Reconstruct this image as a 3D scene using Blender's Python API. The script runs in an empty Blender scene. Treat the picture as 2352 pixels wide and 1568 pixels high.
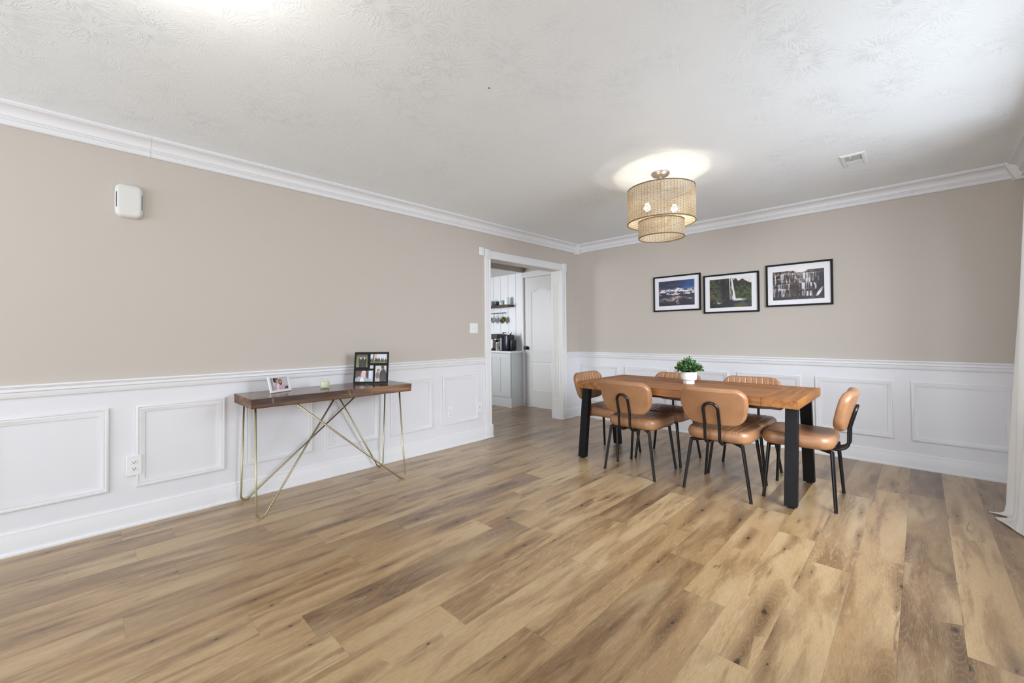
import bpy, bmesh, math, random
import numpy as np
from mathutils import Vector, Matrix
PI = math.pi
random.seed(7)
SC = bpy.context.scene
COL = SC.collection
rad = math.radians

# ------------------------------------------------------------------ camera
F = 957.215; YAW, PIT, ROL = rad(44.43), rad(0.77), rad(0.47)
CAM = Vector((3.55, -4.98, 1.175))
fw = Vector((-math.sin(YAW)*math.cos(PIT), math.cos(YAW)*math.cos(PIT), math.sin(PIT)))
rt = Vector((math.cos(YAW), math.sin(YAW), 0)); up = rt.cross(fw)
c_, s_ = math.cos(ROL), math.sin(ROL)
rt, up = c_*rt - s_*up, s_*rt + c_*up
cd = bpy.data.cameras.new('camera'); cam = bpy.data.objects.new('camera', cd); COL.objects.link(cam)
M = Matrix((rt, up, -fw)).transposed().to_4x4(); M.translation = CAM
cam.matrix_world = M
cd.sensor_width = 36.0; cd.sensor_fit = 'HORIZONTAL'
cd.lens = F/2352*36.0; cd.shift_y = -28.63/2352
cd.clip_start = 0.02
SC.camera = cam

# ------------------------------------------------------------------ world, lights, exposure
SC.view_settings.view_transform = 'Standard'
SC.view_settings.look = 'None'
SC.view_settings.gamma = 1.0
SC.view_settings.use_curve_mapping = False
SC.view_settings.exposure = 0.06
w = bpy.data.worlds.new('world'); SC.world = w; w.use_nodes = True
w.node_tree.nodes['Background'].inputs[0].default_value = (0.80, 0.90, 1.0, 1)
w.node_tree.nodes['Background'].inputs[1].default_value = 1.0

def area(name, loc, direction, sx, sy, power, color=(1, 1, 1)):
    d = bpy.data.lights.new(name, 'AREA'); d.shape = 'RECTANGLE'; d.size = sx; d.size_y = sy
    d.energy = power; d.color = color
    o = bpy.data.objects.new(name, d); COL.objects.link(o); o.location = loc
    o.rotation_euler = Vector(direction).to_track_quat('-Z', 'Y').to_euler()
    return o
def point(name, loc, power, color=(1, 1, 1), r=0.03):
    d = bpy.data.lights.new(name, 'POINT'); d.energy = power; d.color = color; d.shadow_soft_size = r
    o = bpy.data.objects.new(name, d); COL.objects.link(o); o.location = loc
    return o
RX = 4.13       # right wall
RY = -8.6       # rear wall
CH = 2.45       # ceiling height
area('window_daylight', (RX+0.30, -2.2, 1.50), (-1, 0.05, -0.30), 1.95, 1.3, 42, (0.82, 0.90, 1.0))
area('sky_daylight', (RX+1.5, -3.0, 2.3), (-0.84, 0.40, -0.40), 2.2, 2.0, 250, (0.84, 0.91, 1.0))
area('rear_fill_light', (1.9, RY-0.16, 1.35), (0, 1, 0.38), 3.2, 1.6, 140, (0.82, 0.90, 1.0))  # added fill at unseen rear windows, tilted up to brighten the ceiling
area('side_fill_light', (RX+0.16, -6.5, 1.35), (-1, 0, 0), 1.8, 1.5, 30, (0.82, 0.90, 1.0))  # fill light at an unseen side window behind the camera

# ------------------------------------------------------------------ helpers
def tag(o, label=None, cat=None, group=None, kind=None):
    if label: o['label'] = label
    if cat: o['category'] = cat
    if group: o['group'] = group
    if kind: o['kind'] = kind
    return o
def thing(name, label, cat, loc=(0, 0, 0), rz=0, group=None):
    o = bpy.data.objects.new(name, None); COL.objects.link(o); o.empty_display_size = 0.1
    o.location = loc; o.rotation_euler = (0, 0, rz)
    return tag(o, label, cat, group)
def obj(name, bm, mats, parent=None, smooth=False, loc=None, rot=None):
    me = bpy.data.meshes.new(name)
    bmesh.ops.recalc_face_normals(bm, faces=bm.faces[:])
    bm.to_mesh(me); bm.free()
    if not isinstance(mats, (list, tuple)): mats = [mats]
    for m in mats: me.materials.append(m)
    o = bpy.data.objects.new(name, me); COL.objects.link(o)
    if parent is not None: o.parent = parent
    if loc is not None: o.location = loc
    if rot is not None: o.rotation_euler = rot
    if smooth:
        for p in me.polygons: p.use_smooth = True
        if smooth != 'all':
            me.set_sharp_from_angle(angle=rad(smooth if smooth is not True else 40))
    return o
def struct(name, bm, mats, parent=None, smooth=False):
    o = obj(name, bm, mats, parent, smooth)
    if parent is None: o['kind'] = 'structure'
    return o
def dup(root, loc, rz, label=None, group=None, noise=0.0):
    r = root.copy(); COL.objects.link(r); r.location = loc; r.rotation_euler = (0, 0, rz)
    if label: r['label'] = label
    if group: r['group'] = group
    for ch in list(root.children):
        c = ch.copy(); COL.objects.link(c); c.parent = r
        for g in ch.children:
            d = g.copy(); COL.objects.link(d); d.parent = c
    return r
def BM(): return bmesh.new()
def box(bm, x0, x1, y0, y1, z0, z1, bev=0.0, seg=2, mi=0, M4=None):
    vs = [bm.verts.new((x, y, z)) for x in (x0, x1) for y in (y0, y1) for z in (z0, z1)]
    fs = []
    for q in ((0, 1, 3, 2), (4, 6, 7, 5), (0, 4, 5, 1), (2, 3, 7, 6), (0, 2, 6, 4), (1, 5, 7, 3)):
        f = bm.faces.new([vs[i] for i in q]); f.material_index = mi; fs.append(f)
    geom = vs
    if bev > 0:
        es = list({e for f in fs for e in f.edges})
        r = bmesh.ops.bevel(bm, geom=es, offset=bev, segments=seg, affect='EDGES', profile=0.5)
        geom = list({v for f in r['faces'] for v in f.verts} | {v for v in vs if v.is_valid})
    if M4 is not None:
        bmesh.ops.transform(bm, matrix=M4, verts=[v for v in geom if v.is_valid])
    return geom
def lathe(bm, prof, n=32, c=(0, 0, 0), mi=0, cap=False):
    rings = []
    for r, z in prof:
        if r < 1e-6: rings.append([bm.verts.new((c[0], c[1], c[2]+z))])
        else: rings.append([bm.verts.new((c[0]+r*math.cos(2*PI*k/n), c[1]+r*math.sin(2*PI*k/n), c[2]+z)) for k in range(n)])
    for a, b in zip(rings, rings[1:]):
        for k in range(n):
            k2 = (k+1) % n
            if len(a) == 1 and len(b) == 1: continue
            if len(a) == 1: f = bm.faces.new((a[0], b[k], b[k2]))
            elif len(b) == 1: f = bm.faces.new((a[k], b[0], a[k2]))
            else: f = bm.faces.new((a[k], b[k], b[k2], a[k2]))
            f.material_index = mi
def fillet(pts, r, n=7):
    pts = [Vector(p) for p in pts]; out = [pts[0]]
    for i in range(1, len(pts)-1):
        p = pts[i]; a = (pts[i-1]-p); b = (pts[i+1]-p)
        la, lb = a.length, b.length; a.normalize(); b.normalize()
        rr = r if not isinstance(r, (list, tuple)) else r[i-1]
        ang = a.angle(b); t = min(rr/math.tan(ang/2), la*0.49, lb*0.49)
        rad_ = t*math.tan(ang/2)
        bis = (a+b).normalized(); cen = p+bis*(rad_/math.sin(ang/2))
        s = p+a*t-cen; e = p+b*t-cen; tot = s.angle(e); axis = s.cross(e).normalized()
        for k in range(n+1):
            out.append(cen+Matrix.Rotation(tot*k/n, 3, axis) @ s)
    out.append(pts[-1]); return out
def tube(bm, pts, r, n=10, closed=False, caps=True, mi=0):
    pts = [Vector(p) for p in pts]; N = len(pts)
    rings = []; nrm = None
    for i, p in enumerate(pts):
        if closed: t = (pts[(i+1) % N]-pts[i-1]).normalized()
        else:
            t = (pts[min(i+1, N-1)]-pts[max(i-1, 0)]).normalized()
        if nrm is None:
            ref = Vector((0, 0, 1)) if abs(t.z) < 0.9 else Vector((1, 0, 0))
            nrm = t.cross(ref).normalized()
        else:
            nrm = (nrm - t*nrm.dot(t)).normalized()
        b = t.cross(nrm)
        rr = r[i] if isinstance(r, (list, tuple)) else r
        rings.append([bm.verts.new(p+(nrm*math.cos(2*PI*k/n)+b*math.sin(2*PI*k/n))*rr) for k in range(n)])
    rng = range(N) if closed else range(N-1)
    for i in rng:
        a, b = rings[i], rings[(i+1) % N]
        for k in range(n):
            f = bm.faces.new((a[k], a[(k+1) % n], b[(k+1) % n], b[k])); f.material_index = mi
    if caps and not closed:
        bm.faces.new(rings[0][::-1]).material_index = mi; bm.faces.new(rings[-1]).material_index = mi
def strip(bm, rows, closed_prof=False, mi=0):
    """rows: list of lists of 3D points with equal length -> quads"""
    vr = [[bm.verts.new(p) for p in r] for r in rows]
    n = len(rows[0])
    for a, b in zip(vr, vr[1:]):
        for k in range(n if closed_prof else n-1):
            k2 = (k+1) % n
            f = bm.faces.new((a[k], a[k2], b[k2], b[k])); f.material_index = mi
    return vr
def moulding(bm, prof, wall, a, b, ma=0, mb=0, pos=0.0):
    """prof (out, z) run along wall; ma/mb: mitre factors (end shift = m*out)"""
    rows = []
    for s, m in ((a, ma), (b, mb)):
        r = []
        for o, z in prof:
            if wall == 'L': r.append((pos+o, s+m*o, z))
            elif wall == 'B': r.append((s+m*o, pos-o, z))
            elif wall == 'R': r.append((pos-o, s+m*o, z))
            elif wall == 'K': r.append((s+m*o, pos+o, z))
        rows.append(r)
    vr = strip(bm, rows, True)
    bm.faces.new(vr[0]); bm.faces.new(vr[1][::-1])
def offset_poly(poly, d):
    n = len(poly); out = []
    for i in range(n):
        p0 = Vector(poly[i-1]); p1 = Vector(poly[i]); p2 = Vector(poly[(i+1) % n])
        e1 = (p1-p0).normalized(); e2 = (p2-p1).normalized()
        n1 = Vector((-e1.y, e1.x)); n2 = Vector((-e2.y, e2.x))
        m = (n1+n2); m = m/max(1e-6, m.dot(n1))
        out.append(p1+m*d)
    return out
def outline_moulding(bm, poly, prof, mapf, mi=0):
    """poly CCW in (u,v), prof list of (inset, height); closed ring of moulding"""
    rings = [[bm.verts.new(mapf(p.x, p.y, h)) for p in offset_poly(poly, d)] for d, h in prof]
    n = len(poly)
    for a, b in zip(rings, rings[1:]):
        for k in range(n):
            f = bm.faces.new((a[k], a[(k+1) % n], b[(k+1) % n], b[k])); f.material_index = mi
    return rings

# ------------------------------------------------------------------ materials
def lin(c):
    c = c/255.0
    return c/12.92 if c <= 0.04045 else ((c+0.055)/1.055)**2.4
def rgb(r, g, b): return (lin(r), lin(g), lin(b), 1.0)
class NT:
    def __init__(s, name):
        s.m = bpy.data.materials.new(name); s.m.use_nodes = True; s.t = s.m.node_tree
        s.b = s.t.nodes['Principled BSDF']
    def n(s, typ, **kw):
        nd = s.t.nodes.new(typ)
        for k, v in kw.items():
            if k.startswith('i_'):
                key = k[2:]; key = int(key) if key.isdigit() else key.replace('_', ' ')
                s.set(nd.inputs[key], v)
            else: setattr(nd, k, v)
        return nd
    def set(s, inp, v):
        if isinstance(v, bpy.types.NodeSocket): s.t.links.new(v, inp)
        elif isinstance(v, bpy.types.Node): s.t.links.new(v.outputs[0], inp)
        else: inp.default_value = v
    def math(s, op, a, b=0.0, c=0.0, clamp=False):
        nd = s.t.nodes.new('ShaderNodeMath'); nd.operation = op; nd.use_clamp = clamp
        s.set(nd.inputs[0], a); s.set(nd.inputs[1], b); s.set(nd.inputs[2], c)
        return nd.outputs[0]
    def mix(s, f, a, b, blend='MIX'):
        nd = s.t.nodes.new('ShaderNodeMix'); nd.data_type = 'RGBA'; nd.blend_type = blend
        s.set(nd.inputs[0], f); s.set(nd.inputs[6], a); s.set(nd.inputs[7], b)
        return nd.outputs[2]
    def ramp(s, f, stops, interp='LINEAR'):
        nd = s.t.nodes.new('ShaderNodeValToRGB'); nd.color_ramp.interpolation = interp
        el = nd.color_ramp.elements
        while len(el) < len(stops): el.new(0.5)
        for e, (p, c) in zip(el, stops):
            e.position = p; e.color = c if isinstance(c, (tuple, list)) else (c, c, c, 1)
        s.set(nd.inputs[0], f); return nd.outputs[0]
    def noise(s, vec, scale=5, detail=3, rough=0.5, dist=0.0, dim='3D'):
        nd = s.t.nodes.new('ShaderNodeTexNoise'); nd.noise_dimensions = dim
        if vec is not None: s.set(nd.inputs['Vector'], vec)
        nd.inputs['Scale'].default_value = scale; nd.inputs['Detail'].default_value = detail
        nd.inputs['Roughness'].default_value = rough; nd.inputs['Distortion'].default_value = dist
        return nd.outputs[0]
    def mapping(s, vec, scale=(1, 1, 1), loc=(0, 0, 0), rot=(0, 0, 0)):
        nd = s.t.nodes.new('ShaderNodeMapping'); s.set(nd.inputs['Vector'], vec)
        nd.inputs['Scale'].default_value = scale; nd.inputs['Location'].default_value = loc
        nd.inputs['Rotation'].default_value = rot
        return nd.outputs[0]
    def bump(s, h, strength=0.2, dist=0.01):
        nd = s.t.nodes.new('ShaderNodeBump'); nd.inputs['Strength'].default_value = strength
        nd.inputs['Distance'].default_value = dist; s.set(nd.inputs['Height'], h)
        s.t.links.new(nd.outputs[0], s.b.inputs['Normal'])
    def P(s, **kw):
        for k, v in kw.items(): s.set(s.b.inputs[k.replace('_', ' ')], v)
        return s.m
    def obj(s):
        return s.t.nodes.new('ShaderNodeTexCoord').outputs['Object']
    def uv(s):
        return s.t.nodes.new('ShaderNodeTexCoord').outputs['UV']
def flat(name, col, rough=0.5, metal=0.0, spec=0.5, var=0.0, vscale=20, bump=0.0, bscale=200, **kw):
    t = NT(name); base = col
    if var > 0:
        nz = t.noise(t.obj(), vscale, 3)
        c2 = tuple(max(0, x*(1-var)) for x in col[:3])+(1,)
        base = t.mix(nz, col, c2)
    t.P(Base_Color=base, Roughness=rough, Metallic=metal, Specular_IOR_Level=spec, **kw)
    if bump > 0: t.bump(t.noise(t.obj(), bscale, 3), bump, 0.002)
    return t.m
M_beige = flat('wall_paint_greige', rgb(197, 188, 178), 0.75, var=0.03, vscale=1.3, bump=0.08, bscale=160)
M_white = flat('trim_paint_white', rgb(229, 228, 229), 0.42, var=0.015, vscale=3)
M_wains = flat('wainscot_paint_white', rgb(228, 227, 230), 0.5, var=0.02, vscale=2, bump=0.03, bscale=120)
M_jamb = flat('jamb_paint_white', rgb(226, 224, 219), 0.45, var=0.02)
M_plastic = flat('white_plastic', rgb(234, 234, 234), 0.35, var=0.01)
M_slot = flat('dark_slot', rgb(40, 36, 34), 0.6, var=0.1)
M_blackmetal = flat('black_powder_coat', rgb(15, 13, 15), 0.25, metal=0.0, spec=0.5, var=0.15)
M_legmetal = flat('black_table_leg_metal', rgb(13, 10, 11), 0.5, var=0.15, spec=0.25)
M_brass = flat('brushed_brass', rgb(172, 162, 126), 0.34, metal=1.0, var=0.12, vscale=30)
M_nickel = flat('brushed_nickel', rgb(190, 180, 170), 0.3, metal=1.0, var=0.1)
M_inlay = flat('brass_inlay', rgb(196, 150, 104), 0.4, var=0.1)
M_rubber = flat('black_rubber_foot', rgb(26, 25, 26), 0.7, var=0.1)
M_curtain = None

# ceiling: brushed stomp texture
t = NT('ceiling_stomp_texture')
co = t.mapping(t.obj(), (1, 1, 0))
vor = t.n('ShaderNodeTexVoronoi', voronoi_dimensions='2D', feature='F1'); t.set(vor.inputs['Vector'], co)
vor.inputs['Scale'].default_value = 4.2; vor.inputs['Randomness'].default_value = 1.0
scaled = t.n('ShaderNodeVectorMath', operation='SUBTRACT'); t.set(scaled.inputs[0], co); t.set(scaled.inputs[1], vor.outputs['Position'])
sep = t.n('ShaderNodeSeparateXYZ'); t.set(sep.inputs[0], scaled.outputs[0])
ang = t.math('ARCTAN2', sep.outputs[1], sep.outputs[0])
ln = t.n('ShaderNodeVectorMath', operation='LENGTH'); t.set(ln.inputs[0], scaled.outputs[0])
L_ = ln.outputs['Value']
wob = t.noise(co, 22, 2)
ang2 = t.math('ADD', ang, t.math('MULTIPLY', wob, 0.45))
cb = t.n('ShaderNodeCombineXYZ'); t.set(cb.inputs[0], t.math('MULTIPLY', t.math('COSINE', ang2), 7.0)); t.set(cb.inputs[1], t.math('MULTIPLY', t.math('SINE', ang2), 7.0))
vs = t.n('ShaderNodeSeparateXYZ'); t.set(vs.inputs[0], vor.outputs['Position'])
t.set(cb.inputs[2], t.math('ADD', t.math('MULTIPLY', vs.outputs[0], 13.7), t.math('MULTIPLY', L_, 11.0)))
ray_n = t.noise(cb.outputs[0], 1.5, 2, 0.6)
ridge = t.ramp(ray_n, [(0.50, 0.0), (0.58, 1.0), (0.68, 0.3)])
mask = t.ramp(L_, [(0.022, 0.0), (0.045, 1.0), (0.11, 0.8), (0.18, 0.25)])
big = t.ramp(t.noise(co, 1.7, 2), [(0.4, 0.35), (0.62, 1.0)])
h = t.math('MULTIPLY', t.math('MULTIPLY', ridge, mask), big)
h = t.math('ADD', h, t.math('MULTIPLY', t.noise(co, 60, 2), 0.12))
t.P(Base_Color=rgb(243, 247, 249), Roughness=0.5, Specular_IOR_Level=0.4)
t.bump(h, 1.0, 0.0012)
M_ceil = t.m

# oak plank floor
t = NT('oak_plank_floor')
uv = t.uv()
at = t.n('ShaderNodeAttribute', attribute_name='plank'); sp = t.n('ShaderNodeSeparateColor'); t.set(sp.inputs[0], at.outputs['Color'])
tone, rnd, rnd2 = sp.outputs[0], sp.outputs[1], sp.outputs[2]
base = t.ramp(tone, [(0.0, rgb(126, 101, 76)), (0.3, rgb(151, 123, 91)), (0.6, rgb(174, 145, 109)), (1.0, rgb(196, 170, 134))])
dk = lambda c, k: t.mix(1.0, c, k+(1,), 'MULTIPLY')
cloud = t.noise(t.mapping(uv, (11, 1.5, 1)), 1.0, 3, 0.58, 0.6)
col = t.mix(t.ramp(cloud, [(0.36, 0.85), (0.56, 0.0)], 'EASE'), base, dk(base, (0.60, 0.54, 0.49)))
cl2 = t.noise(t.mapping(uv, (7, 1.2, 1), (4.3, 9.1, 0)), 1.0, 2, 0.5, 0.5)
col = t.mix(t.ramp(cl2, [(0.5, 0.0), (0.72, 0.6)]), col, rgb(202, 179, 144))
# mottled fine grain
gr = t.noise(t.mapping(uv, (330, 26, 1)), 1.0, 3, 0.65, 0.4)
col = t.mix(t.ramp(gr, [(0.38, 0.42), (0.58, 0.0)]), col, dk(col, (0.62, 0.57, 0.52)))
gr2 = t.noise(t.mapping(uv, (120, 14, 1)), 1.0, 3, 0.6, 0.8)
col = t.mix(t.ramp(gr2, [(0.50, 0.0), (0.72, 0.20)]), col, rgb(212, 194, 164))
# cathedral rings on some planks
rn = t.noise(t.mapping(uv, (6.0, 0.8, 1), (1.7, 3.3, 0)), 1.0, 1.5, 0.4, 0.8)
rings = t.ramp(t.math('SINE', t.math('MULTIPLY', rn, 210.0)), [(0.6, 0.0), (0.97, 1.0)])
brk = t.ramp(t.noise(t.mapping(uv, (60, 14, 1)), 1.0, 2), [(0.4, 0.3), (0.6, 1.0)])
col = t.mix(t.math('MULTIPLY', t.math('MULTIPLY', rings, brk), t.ramp(rnd2, [(0.5, 0.05), (0.9, 0.30)])), col, rgb(204, 186, 158))
stn = t.noise(t.mapping(uv, (34, 3.6, 1), (8.8, 2.2, 0)), 1.0, 4, 0.66, 1.2)
pat = t.ramp(t.noise(t.mapping(uv, (7, 1.3, 1), (2.2, 5.1, 0)), 1.0, 2), [(0.49, 0.0), (0.62, 1.0)])
col = t.mix(t.math('MULTIPLY', t.ramp(stn, [(0.56, 0.0), (0.70, 0.8)]), pat), col, rgb(80, 62, 48))
# knots
wv = t.n('ShaderNodeTexNoise'); t.set(wv.inputs['Vector'], t.mapping(uv, (30, 14, 1))); wv.inputs['Scale'].default_value = 1.0; wv.inputs['Detail'].default_value = 4.0; wv.inputs['Roughness'].default_value = 0.65
wc = t.n('ShaderNodeVectorMath', operation='SUBTRACT'); t.set(wc.inputs[0], wv.outputs['Color']); wc.inputs[1].default_value = (0.5, 0.5, 0.5)
def knots(sx, sy, off, thr, s0, s1, amt=1.0):
    global col
    m = t.mapping(uv, (sx, sy, 1), off)
    kv = t.n('ShaderNodeTexVoronoi', voronoi_dimensions='2D', feature='F1'); t.set(kv.inputs['Vector'], m); kv.inputs['Scale'].default_value = 1.0; kv.inputs['Randomness'].default_value = 0.9
    df = t.n('ShaderNodeVectorMath', operation='SUBTRACT'); t.set(df.inputs[0], m); t.set(df.inputs[1], kv.outputs['Position'])
    mt = t.n('ShaderNodeVectorMath', operation='DIVIDE'); t.set(mt.inputs[0], df.outputs[0]); mt.inputs[1].default_value = (sx, sy, 1)
    wob = t.n('ShaderNodeVectorMath', operation='SCALE'); t.set(wob.inputs[0], wc.outputs[0]); wob.inputs[3].default_value = 0.026
    ad = t.n('ShaderNodeVectorMath', operation='ADD'); t.set(ad.inputs[0], mt.outputs[0]); t.set(ad.inputs[1], wob.outputs[0])
    sp_ = t.n('ShaderNodeSeparateXYZ'); t.set(sp_.inputs[0], ad.outputs[0]); X, Y = sp_.outputs[0], sp_.outputs[1]
    kc = t.n('ShaderNodeSeparateColor'); t.set(kc.inputs[0], kv.outputs['Color'])
    has = t.math('GREATER_THAN', kc.outputs[0], thr)
    size = t.math('ADD', s0, t.math('MULTIPLY', kc.outputs[1], s1))
    sq = lambda a: t.math('MULTIPLY', a, a)
    def dist(ky): return t.math('DIVIDE', t.math('SQRT', t.math('ADD', sq(X), sq(t.math('MULTIPLY', Y, ky)))), size)
    dc, dh = dist(0.55), dist(0.13)
    halo = t.math('MULTIPLY', t.math('MULTIPLY', t.ramp(t.math('MULTIPLY', dh, 0.28), [(0.0, 0.95), (0.95, 0.0)], 'EASE'), has), amt)
    col = t.mix(halo, col, dk(col, (0.48, 0.41, 0.36)))
    rr = t.math('MULTIPLY', t.math('MULTIPLY', t.ramp(t.math('SINE', t.math('ADD', t.math('MULTIPLY', dist(0.20), 13.0), t.math('MULTIPLY', rn, 40.0))), [(0.6, 0.0), (0.97, 0.16)]), t.ramp(t.math('MULTIPLY', dh, 0.20), [(0.1, 1.0), (0.95, 0.0)])), has)
    col = t.mix(t.math('MULTIPLY', rr, amt), col, rgb(198, 180, 152))
    core = t.math('MULTIPLY', t.ramp(dc, [(0.25, 1.0), (0.75, 0.0)]), has)
    col = t.mix(core, col, rgb(48, 36, 27))
    # crack tail along the grain
    ax = t.math('ABSOLUTE', t.math('ADD', X, t.math('MULTIPLY', Y, t.math('SUBTRACT', kc.outputs[2], 0.5))))
    tail = t.math('MULTIPLY', t.ramp(t.math('MULTIPLY', ax, 500.0), [(0.15, 0.85), (0.9, 0.0)]), t.ramp(t.math('MULTIPLY', t.math('DIVIDE', t.math('ABSOLUTE', Y), size), 0.22), [(0.3, 1.0), (0.9, 0.0)]))
    col = t.mix(t.math('MULTIPLY', tail, t.math('MULTIPLY', has, amt)), col, rgb(62, 47, 36))
knots(4.6, 2.6, (0, 0, 0), 0.60, 0.008, 0.014)
knots(8.0, 5.0, (3.3, 7.7, 0), 0.86, 0.003, 0.006, 0.7)
hsv = t.n('ShaderNodeHueSaturation'); t.set(hsv.inputs['Color'], col); hsv.inputs['Saturation'].default_value = 1.12
hsv.inputs['Value'].default_value = 0.95
t.P(Base_Color=hsv.outputs[0], Roughness=t.ramp(gr2, [(0.3, 0.36), (0.7, 0.48)]), Specular_IOR_Level=0.5, Coat_Weight=0.6, Coat_Roughness=0.28, Coat_IOR=1.5)
t.bump(t.math('ADD', gr, t.math('MULTIPLY', gr2, 0.6)), 0.12, 0.002)
M_floor = t.m

def wood(name, c1, c2, c3, axis='x', rough=0.4, scale=1.0, coat=0.0, sat=1.0):
    t = NT(name); co = t.obj()
    s = {'x': (1.6, 22, 22), 'y': (22, 1.6, 22), 'z': (22, 22, 1.6)}[axis]
    s = tuple(v*scale for v in s)
    a = t.noise(t.mapping(co, tuple(v*2.2 for v in s)), 1.0, 4, 0.65, 0.5)
    b = t.noise(t.mapping(co, tuple(v*0.5 for v in s), (3, 1, 2)), 1.0, 4, 0.6, 1.6)
    col = t.ramp(b, [(0.36, c1), (0.50, c2), (0.64, c3)])
    col = t.mix(t.ramp(a, [(0.38, 0.75), (0.58, 0.0)]), col, t.mix(1.0, col, (0.58, 0.50, 0.45, 1), 'MULTIPLY'))
    t.P(Base_Color=col, Roughness=rough, Coat_Weight=coat, Coat_Roughness=0.12)
    t.bump(a, 0.08, 0.002)
    return t.m
M_top = wood('acacia_table_wood', rgb(128, 77, 34), rgb(154, 98, 47), rgb(170, 114, 58), 'x', 0.5)
M_topend = wood('acacia_breadboard_wood', rgb(132, 80, 34), rgb(158, 101, 47), rgb(172, 116, 56), 'y', 0.5)
M_console = wood('dark_acacia_slab', rgb(70, 48, 35), rgb(104, 76, 56), rgb(140, 106, 78), 'y', 0.20, 1.0, 0.0)
M_console_edge = wood('acacia_live_edge', rgb(66, 44, 32), rgb(108, 78, 56), rgb(150, 114, 84), 'y', 0.55, 1.0)
M_shelfwood = wood('dark_shelf_wood', rgb(52, 38, 28), rgb(74, 54, 40), rgb(92, 70, 52), 'x', 0.5)
M_apron = wood('dark_apron_wood', rgb(66, 44, 32), rgb(80, 55, 40), rgb(92, 66, 50), 'x', 0.5)

t = NT('tan_faux_leather'); co = t.obj()
n1 = t.noise(co, 7, 3, 0.5); n2 = t.noise(co, 380, 2)
col = t.mix(t.ramp(n1, [(0.35, 0.0), (0.7, 1.0)]), rgb(166, 121, 85), rgb(147, 103, 69))
t.P(Base_Color=col, Roughness=0.36, Specular_IOR_Level=0.6)
t.bump(t.math('ADD', t.math('MULTIPLY', n2, 0.3), n1), 0.10, 0.003)
M_leather = t.m

# ------------------------------------------------------------------ floor
PW, PX0 = 0.18, 3.473
known = {}     # column index -> (a plank end y)
def coli(x): return math.floor((x-PX0)/PW)
for x, y in ((1.58, -4.498), (0.68, -4.207), (0.86, -4.655), (1.40, -3.99), (1.22, -4.87), (2.66, -2.79), (2.48, -2.49),
             (3.02, -2.11), (2.84, -1.81), (3.20, -2.37), (3.38, -3.35), (3.56, -2.05), (1.88, -1.80), (0.32, -4.61), (3.74, -1.5), (2.30, -3.2), (2.1, -3.9)):
    known[coli(x)] = y
tones = {coli(3.56): 0.05, coli(3.38): 0.62, coli(3.74): 0.78, coli(3.92): 0.3}
uvs = []; cols = []
bm = BM(); fl_y0, fl_y1, fl_x0, fl_x1 = -8.6, 0.15, -3.2, RX+0.02
rg = random.Random(21)
PL = 1.25
i0, i1 = coli(fl_x0)-0, coli(fl_x1)
for i in range(i0, i1+1):
    xa = max(fl_x0, PX0+i*PW); xb = min(fl_x1, PX0+(i+1)*PW)
    off = known.get(i, rg.uniform(-PL, 0) if i % 3 else rg.uniform(-PL, 0))
    k0 = math.floor((fl_y0-off)/PL); y = off+k0*PL
    last = None
    while y < fl_y1:
        ya, yb = max(y, fl_y0), min(y+PL, fl_y1)
        if yb-ya > 1e-4:
            g = 0.00022
            vs = [bm.verts.new(p) for p in ((xa+g, ya+g, 0), (xb-g, ya+g, 0), (xb-g, yb-g, 0), (xa+g, yb-g, 0))]
            bm.faces.new(vs)
            tn = rg.betavariate(2.2, 1.7)
            if i in tones and -3.6 < (ya+yb)/2: tn = tones[i]+rg.uniform(-0.08, 0.1)
            ou, ov = rg.uniform(0, 90), rg.uniform(0, 90)
            fl = 1 if rg.random() < 0.5 else -1
            uvs.append((ou, fl, xa, ov-y))
            cols.append((min(1, max(0, tn)), rg.random(), rg.random(), 1.0))
        y += PL
me = bpy.data.meshes.new('floor'); bm.to_mesh(me); bm.free()
me.uv_layers.new(name='UVMap'); me.color_attributes.new(name='plank', type='FLOAT_COLOR', domain='CORNER')
ul = me.uv_layers['UVMap']; ca = me.color_attributes['plank']
li = 0
for f, q in enumerate(uvs):
    for k in range(4):
        vc = me.vertices[me.loops[li].vertex_index].co
        ul.data[li].uv = (q[0]+q[1]*(vc.x-q[2]), q[3]+vc.y); ca.data[li].color = cols[f]; li += 1
me.materials.append(M_floor)
fo = bpy.data.objects.new('floor', me); COL.objects.link(fo); fo['kind'] = 'structure'
bm = BM(); box(bm, fl_x0, fl_x1+0.2, fl_y0-0.2, fl_y1, -0.12, -0.0012)
struct('floor_underlay', bm, flat('plank_seam', rgb(96, 76, 58), 0.8, var=0.1))

# ------------------------------------------------------------------ walls and ceiling
def wallbox(bm, x0, x1, y0, y1, z0, z1, zsplit=0.88):
    if zsplit and z0 < zsplit < z1:
        box(bm, x0, x1, y0, y1, z0, zsplit, mi=1); box(bm, x0, x1, y0, y1, zsplit, z1, mi=0)
    else: box(bm, x0, x1, y0, y1, z0, z1, mi=0)
WT = -0.17
DY0, DY1, DZ = -1.715, -0.385, 2.055
bm = BM()
wallbox(bm, WT, 0, RY, DY0-0.012, 0, CH)
wallbox(bm, WT, 0, DY1+0.012, 0.15, 0, CH)
wallbox(bm, WT, 0, DY0-0.012, DY1+0.012, DZ+0.012, CH, None)
struct('wall_left', bm, [M_beige, M_wains])
bm = BM(); wallbox(bm, 0, RX+0.15, 0, 0.15, 0, CH)
struct('wall_back', bm, [M_beige, M_wains])
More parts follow.
